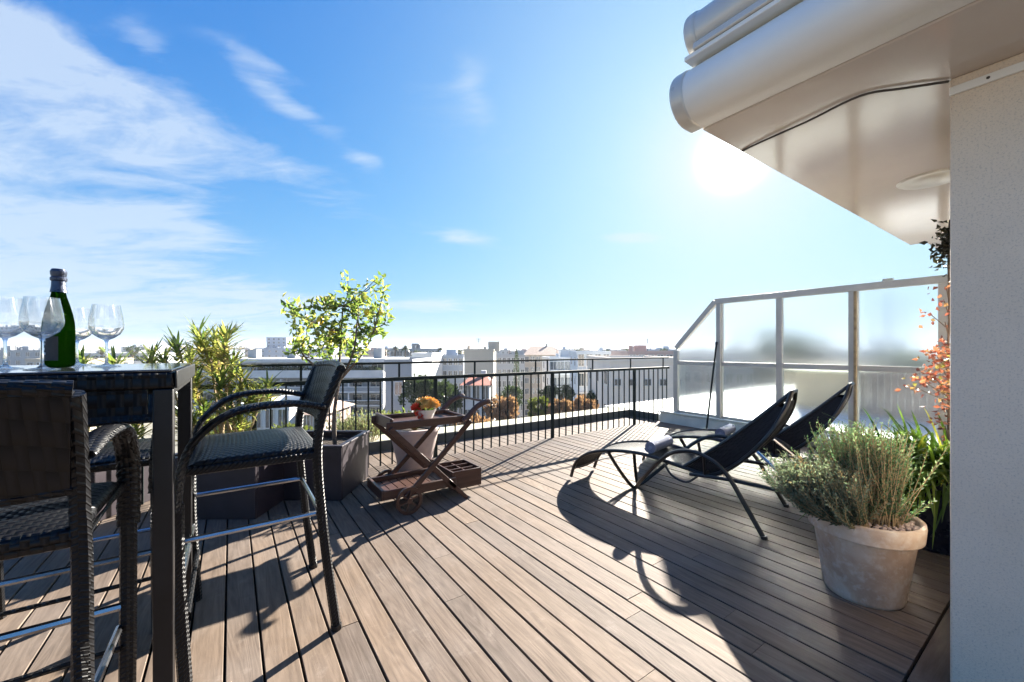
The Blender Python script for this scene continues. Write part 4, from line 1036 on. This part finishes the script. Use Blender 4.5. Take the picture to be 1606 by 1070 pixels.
def terraces():
    pxl,pxr,d=318,603,60; w=(pxr-pxl)/F*d; hw=w/2; mid=at((pxl+pxr)/2,d); Z=lambda py:EYE-(py-548)/F*d-GZ
    t=empty('apartment_building',(mid.x,mid.y,GZ),-math.atan2(FX,FY)+R(2),'long white terraced apartment block behind the lemon tree','building')
    wm=wallmat(WH); gm=wallmat((.30,.32,.33))
    MB().box(-hw,hw,-.3,13,Z(568.5),Z(563)).build('roof',M['slab'],t,smooth=False)
    MB().box(-hw+.3,hw-.3,1.2,12.8,Z(584),Z(568.6)).build('penthouse_wall',wm,t,smooth=False)
    MB().box(-hw,hw,-1.2,12.9,Z(592),Z(584.1)).build('terrace_slab',M['slab'],t,smooth=False)
    MB().box(-hw,hw,-1.25,-1.1,Z(584),Z(580.5)).build('parapet',M['slab'],t,smooth=False)
    MB().box(-hw+.2,hw-.2,.5,12.7,0,Z(592.1)).build('wall',gm,t,smooth=False)
    for k,y in enumerate((613,634,655,676)):
        m=MB(); m.box(-hw,hw,-1.3,.48,Z(y+2.2),Z(y)); m.box(-hw,-hw+.25,-1.3,.48,Z(y-1),Z(y-18)); m.box(hw-.25,hw,-1.3,.48,Z(y-1),Z(y-18))
        for q in (-.55,-.1,.35,.62): m.box(hw*q,hw*q+.2,-1.2,.45,Z(y-.1),Z(y-19))
        m.box(-hw+.3,hw-.3,-1.28,-1.2,Z(y-6.2),Z(y-7.4))
        b=m.build('balcony',M['slab'],t,smooth=False)
        m=MB(); m.box(-hw+.3,hw-.3,-1.26,-1.23,Z(y-.2),Z(y-6.1)); m.build('balustrade_panel',M['window'] if k%2 else gm,b,smooth=False)
    src=None
    for row,(za,zb_,yy) in enumerate(((582,571,1.2),(611,599,.5),(632,620,.5),(653,641,.5),(674,662,.5))):
        for i in range(9):
            x=-hw+w*(i+.5)/9
            m=MB(); m.box(x-.85,x+.85,yy-.05,yy-.005,Z(za),Z(zb_)); f=m.build('window',M['window'],t,smooth=False)
            m=MB(); 
            for xx in (x-.92,x-.04,x+.85): m.box(xx,xx+.07,yy-.09,yy-.004,Z(za),Z(zb_))
            m.box(x-.92,x+.92,yy-.09,yy-.004,Z(zb_),Z(zb_)+.1); m.build('frame',M['shutter'],f,smooth=False)
    r_=random.Random(6); m=MB()
    for i in range(2600):
        x=r_.uniform(-hw*.35,hw*.95); h=(.5+.5*mnoise.noise(Vector((x*.9,2,0))))*1.25
        m.leaf((x,r_.uniform(-.9,-.1),Z(583)+h*r_.random()),(r_.gauss(0,1),r_.gauss(0,1),r_.gauss(.5,1)),.26,.15,r_.random())
    o=m.build('terrace_planting',L['tree'],t,smooth=False); tag(o,kind='stuff')
    for x,h in ((-9,1.4),(-3,1.0),(2.5,1.8),(7,1.1),(10.5,1.6)):
        m=MB(); m.box(x,x+1.3,4,5.4,Z(563)+.01,Z(563)+h); m.build('roof_hut',gm,t,smooth=False)
terraces()
building('low white house with a terracotta coloured terrace beyond the right-hand bar chair',372,455,642,33,WH,4,2.6,'balcony',depth=6,yaw=R(-4),ybot=720,roofstuff=False)
building('low pinkish house beyond the back of the right-hand bar chair',458,505,650,34,PK,3,2.6,'windows',depth=6,roof='tan',ybot=720,rc=.9)
building('narrow pale grey block with one blind wall just right of the lemon tree',604,646,569,52,GR,1,5.2,'windows',depth=12,ybot=680,roofstuff=False,win=(.9,1.6))
building('white blind-walled block above the dark trees',646,677,557,85,WH,2,9,'windows',depth=14,roofstuff=False,ybot=600)
building('blue-grey block with a row of small windows',677,727,560,98,BL,6,3.0,'windows',depth=14)
building('beige square block left of the red roof',728,774,551,78,CR,2,7,'windows',depth=12,ybot=600,roofstuff=True)
building('small white house under a red tiled roof',727,768,604,46,WH,3,2.7,'windows',roof='tile',depth=6,ybot=660,name='house',cat='house',rc=.8)
building('grey block with dark windows beyond the cypress',773,823,559,105,GR,7,3.0,'windows',depth=14)
building('large pale building under a tan hipped roof',822,884,557,118,CR,7,3.1,'windows',roof='tan',depth=16,rc=2.6)
building('white modern block with dark window bands in front of the tan roof',862,908,564,76,WH,4,3.0,'bands',depth=10,yaw=R(4))
building('light blue-white block with a grid of balconies',905,957,556,58,(.50,.56,.62),4,2.8,'balcony',depth=11,yaw=R(-3),win=(1.3,1.9))
building('cream plastered building close to the end of the railing',957,1075,568,40,(.74,.68,.59),5,3.4,'windows',depth=12,ybot=620,win=(.6,.6),roofstuff=False)
building('pinkish beige block above the cream building',985,1100,555,66,PK,8,2.8,'windows',depth=12)
building('hazy stepped tower block on the skyline left of the lemon tree',386,470,547,330,BL,8,4,'windows',depth=40,ybot=580)
building('small upper storey of the hazy tower on the skyline',418,449,530,345,BL,4,3,'windows',depth=20,ybot=560,roofstuff=False)
building('grey-white block with roof terraces left of the palm trees',612,692,549,125,GR,8,3,'bands',depth=16)
building('white block behind the wine glasses with a roof hut',118,232,556,120,WH,9,3,'bands',depth=16)
building('pale block at the left edge behind the wine glasses',-40,112,551,150,GR,10,3,'windows',depth=16)
building('low cream block behind the bottle',40,130,566,90,CR,6,3,'balcony',depth=12)
building('grey block behind the strap-leaved shrubs',225,330,558,140,GR,8,3,'windows',depth=14)
# beyond the glass screen
building('beige rendered penthouse seen through the lower glass panes',1232,1350,588,15.5,BG,1,2.8,'plain',depth=4,ybot=600,roofstuff=False,win=(.5,.8),yaw=R(-18))
building('pale block seen through the second glass pane',1120,1215,556,70,GR,6,3,'windows',depth=12)
building('grey block seen through the right-hand glass pane',1350,1500,556,45,GR,7,3,'windows',depth=12)
building('white block seen through the third glass pane',1240,1345,560,75,WH,7,3,'windows',depth=12)
k=0; r_=random.Random(4)
words=['cream','white','grey','pink-beige','pale blue']; wc=[CR,WH,GR,PK,BL]
SK_=[(-140,-40,548,210),(60,112,545,260),(190,230,544,300),(262,300,546,280),(300,352,549,240),(352,392,546,320),(470,512,549,260),(512,548,547,300),(548,590,549,210),(590,622,546,260),(692,724,551,220),(722,745,548,340),(770,800,549,300),(797,828,551,230),
     (880,906,548,260),(893,925,549,200),(922,952,551,170),(948,985,549,240),(985,1020,547,300),(1015,1062,548,210),(1070,1120,550,200),(1130,1180,549,260),(1200,1260,551,190),(1290,1360,549,230),(1400,1480,550,180)]
spots=['left of the table','behind the wine glasses','above the strap-leaved shrub','between tower and lemon tree','behind the lemon tree','above the white terraces','left of the beige block','above the red roof','right of the cypress','near the tan roof','above the balcony grid','above the cream building','beside the screen end','through the glass screen']
for i,(a,b_,y,d) in enumerate(SK_):
    w=i%5; building('distant hazy %s block on the skyline at %s, number of storeys hidden'%(words[w],'px') if False else 'distant %s block on the skyline %s'%(words[w],spots[min(len(spots)-1,i*len(spots)//len(SK_))]),a,b_,y+1,d,wc[w],4,3.2,'windows',depth=18,ybot=585,grp='distant blocks on the skyline')

T=tree
T('dark green pine mass left of the red-roofed house',668,590,650,44,74,'tree','round',1,n=2600)
T('dark green tree between the pine and the red-roofed house',706,604,650,46,44,'tree','round',2)
T('tall dark cypress right of the beige block',810,549,600,95,12,'tree','cone',3)
T('dark tree below the grey block and the cypress',802,605,645,50,36,'tree','round',4)
T('dark tree below the white modern block',862,604,640,52,34,'tree','round',5)
T('dark tree standing in front of the window bands',886,602,640,50,28,'tree','round',6)
T('dark tree at the foot of the balcony grid',932,616,650,48,44,'tree','round',7)
T('yellow-green bushy tree below the white modern block',845,622,665,30,36,'olive','round',8,n=1800)
T('orange autumn tree behind the railing bars',878,624,662,29,42,'autumn','round',9,n=2000)
T('orange autumn tree nearer the cream building',914,622,660,31,40,'autumn','round',10,n=2000)
T('reddish autumn tree right of the trolley handles',790,622,668,30,52,'autumn','round',11,n=2000)
T('pale autumn tree under the white house',742,655,700,24,60,'autumn','round',12,n=1800)
T('olive green tree below the narrow grey block',622,650,700,26,70,'olive','round',13,n=1800)
T('olive green tree beyond the bar chair back',450,672,715,27,80,'olive','round',14,n=1800)
T('palm tree on the skyline above the white blind-walled block',690,543,556,120,12,'tree','palm',15)
T('palm tree with a wide head beside the roof terraces',636,539,552,120,16,'tree','palm',16)
T('small palm tree left of the wide-headed palm',620,541,553,124,12,'tree','palm',17)
T('thin palm tree above the beige square block',755,545,553,100,9,'tree','palm',18)
T('rounded dark tree on the skyline behind the wine glass',208,540,562,110,20,'tree','round',19,n=500)
T('dark tree blurred behind the second glass pane',1214,515,575,34,62,'tree','round',22,n=1500)
T('darker spreading tree blurred behind the third glass pane',1262,530,572,40,60,'tree','round',23,n=1500)
T('grey-green tree low behind the right-hand glass pane',1420,556,590,40,80,'olive','round',24,n=1200)
T('tree behind the lower left part of the railing',345,660,700,28,90,'olive','round',25,n=1500)
T('dark trees under the left part of the terraces',545,660,700,34,60,'tree','round',26,n=1200)
for i,(px,y,d) in enumerate(((655,553,110),(603,552,112),(722,553,115),(950,552,140),(985,551,130),(890,553,150),(484,551,130),(1040,551,120),(905,549,180),(300,548,120),(160,549,120),(1100,551,120))):
    T('small dark treetop on the skyline'+[' above the palm trees',' left of the small palm',' left of the beige block',' above the balcony grid',' above the cream building',' right of the tan roof',' left of the lemon tree',' by the end of the railing',' beside the tan roof, farther off',' above the strap-leaved shrub',' right of the bottle',' beyond the sloping glass panel'][i],px,y-5,y+9,d,15,'tree','round',40+i,n=260,grp='treetops on the skyline')

# chimney mast behind the last glass pane
p=at(1393,22); t=empty('flue_pipe',(p.x,p.y,-4),0,'grey flue pipe blurred behind the right-hand glass pane','chimney')
MB().tube([(0,0,0),(0,0,4+EYE+(548-462)/F*22)],.22,12).build('pipe',M['steel'],t); MB().lathe([(.0,8.35),(.3,8.2),(.28,8.1),(.0,8.1)],12).build('cowl',M['steel'],t)
# ground, streets and hills
MB().add([(-9000,-9000,GZ),(9000,-9000,GZ),(9000,9000,GZ),(-9000,9000,GZ)],[(0,1,2,3)]).build('town_ground',mat('town_ground_mix',(.20,.19,.15),.9,0,.45,.05,.0),smooth=False)
tag(bpy.data.objects['town_ground'],kind='structure')
mb=MB(); n=160
vs_=[];fs=[]
for i in range(n+1):
    px=-900+3400*i/n; b=at(803,1); th=-1.35+2.7*i/n; D=4200; c=math.cos(th); 
    h=GZ+ 22+12*mnoise.noise(Vector((i*.09,3.1,0)))+5*mnoise.noise(Vector((i*.4,1,0)))+ (6 if th<-.2 else 0)*math.exp(-((th+.75)/.35)**2)
    h=max(h,GZ+3)
    for rr,zz in ((D-900,GZ-1),(D-350,GZ+(h-GZ)*.55),(D,h),(D+700,GZ-1)):
        p=cw(rr*math.sin(th),rr*math.cos(th),zz); vs_.append(p)
for i in range(n):
    for k in range(3): a=i*4+k; fs.append((a,a+4,a+5,a+1))
o=MB().add(vs_,fs).build('hills',mat('wooded_hills',(.10,.12,.08),.95,0,.4,.01,.0)); tag(o,kind='structure')
# haze: one closed box of thin air
if HAZE>0:
    t=NT('haze_air'); v=t.n('ShaderNodeVolumePrincipled'); v.inputs['Color'].default_value=(.80,.88,1,1); v.inputs['Density'].default_value=HAZE; v.inputs['Anisotropy'].default_value=.15
    t.l(v.outputs[0],t.out.inputs['Volume'])
    o=MB().box(-9500,9500,-9500,9500,GZ-1,27).build('haze',t.m,smooth=False); tag(o,'thin pale haze over the town','haze',kind='stuff')
for o in bpy.data.objects:
    if o.type=='MESH' and o.parent is None and not o.get('kind') and not o.get('label'): print('UNTAGGED',o.name)
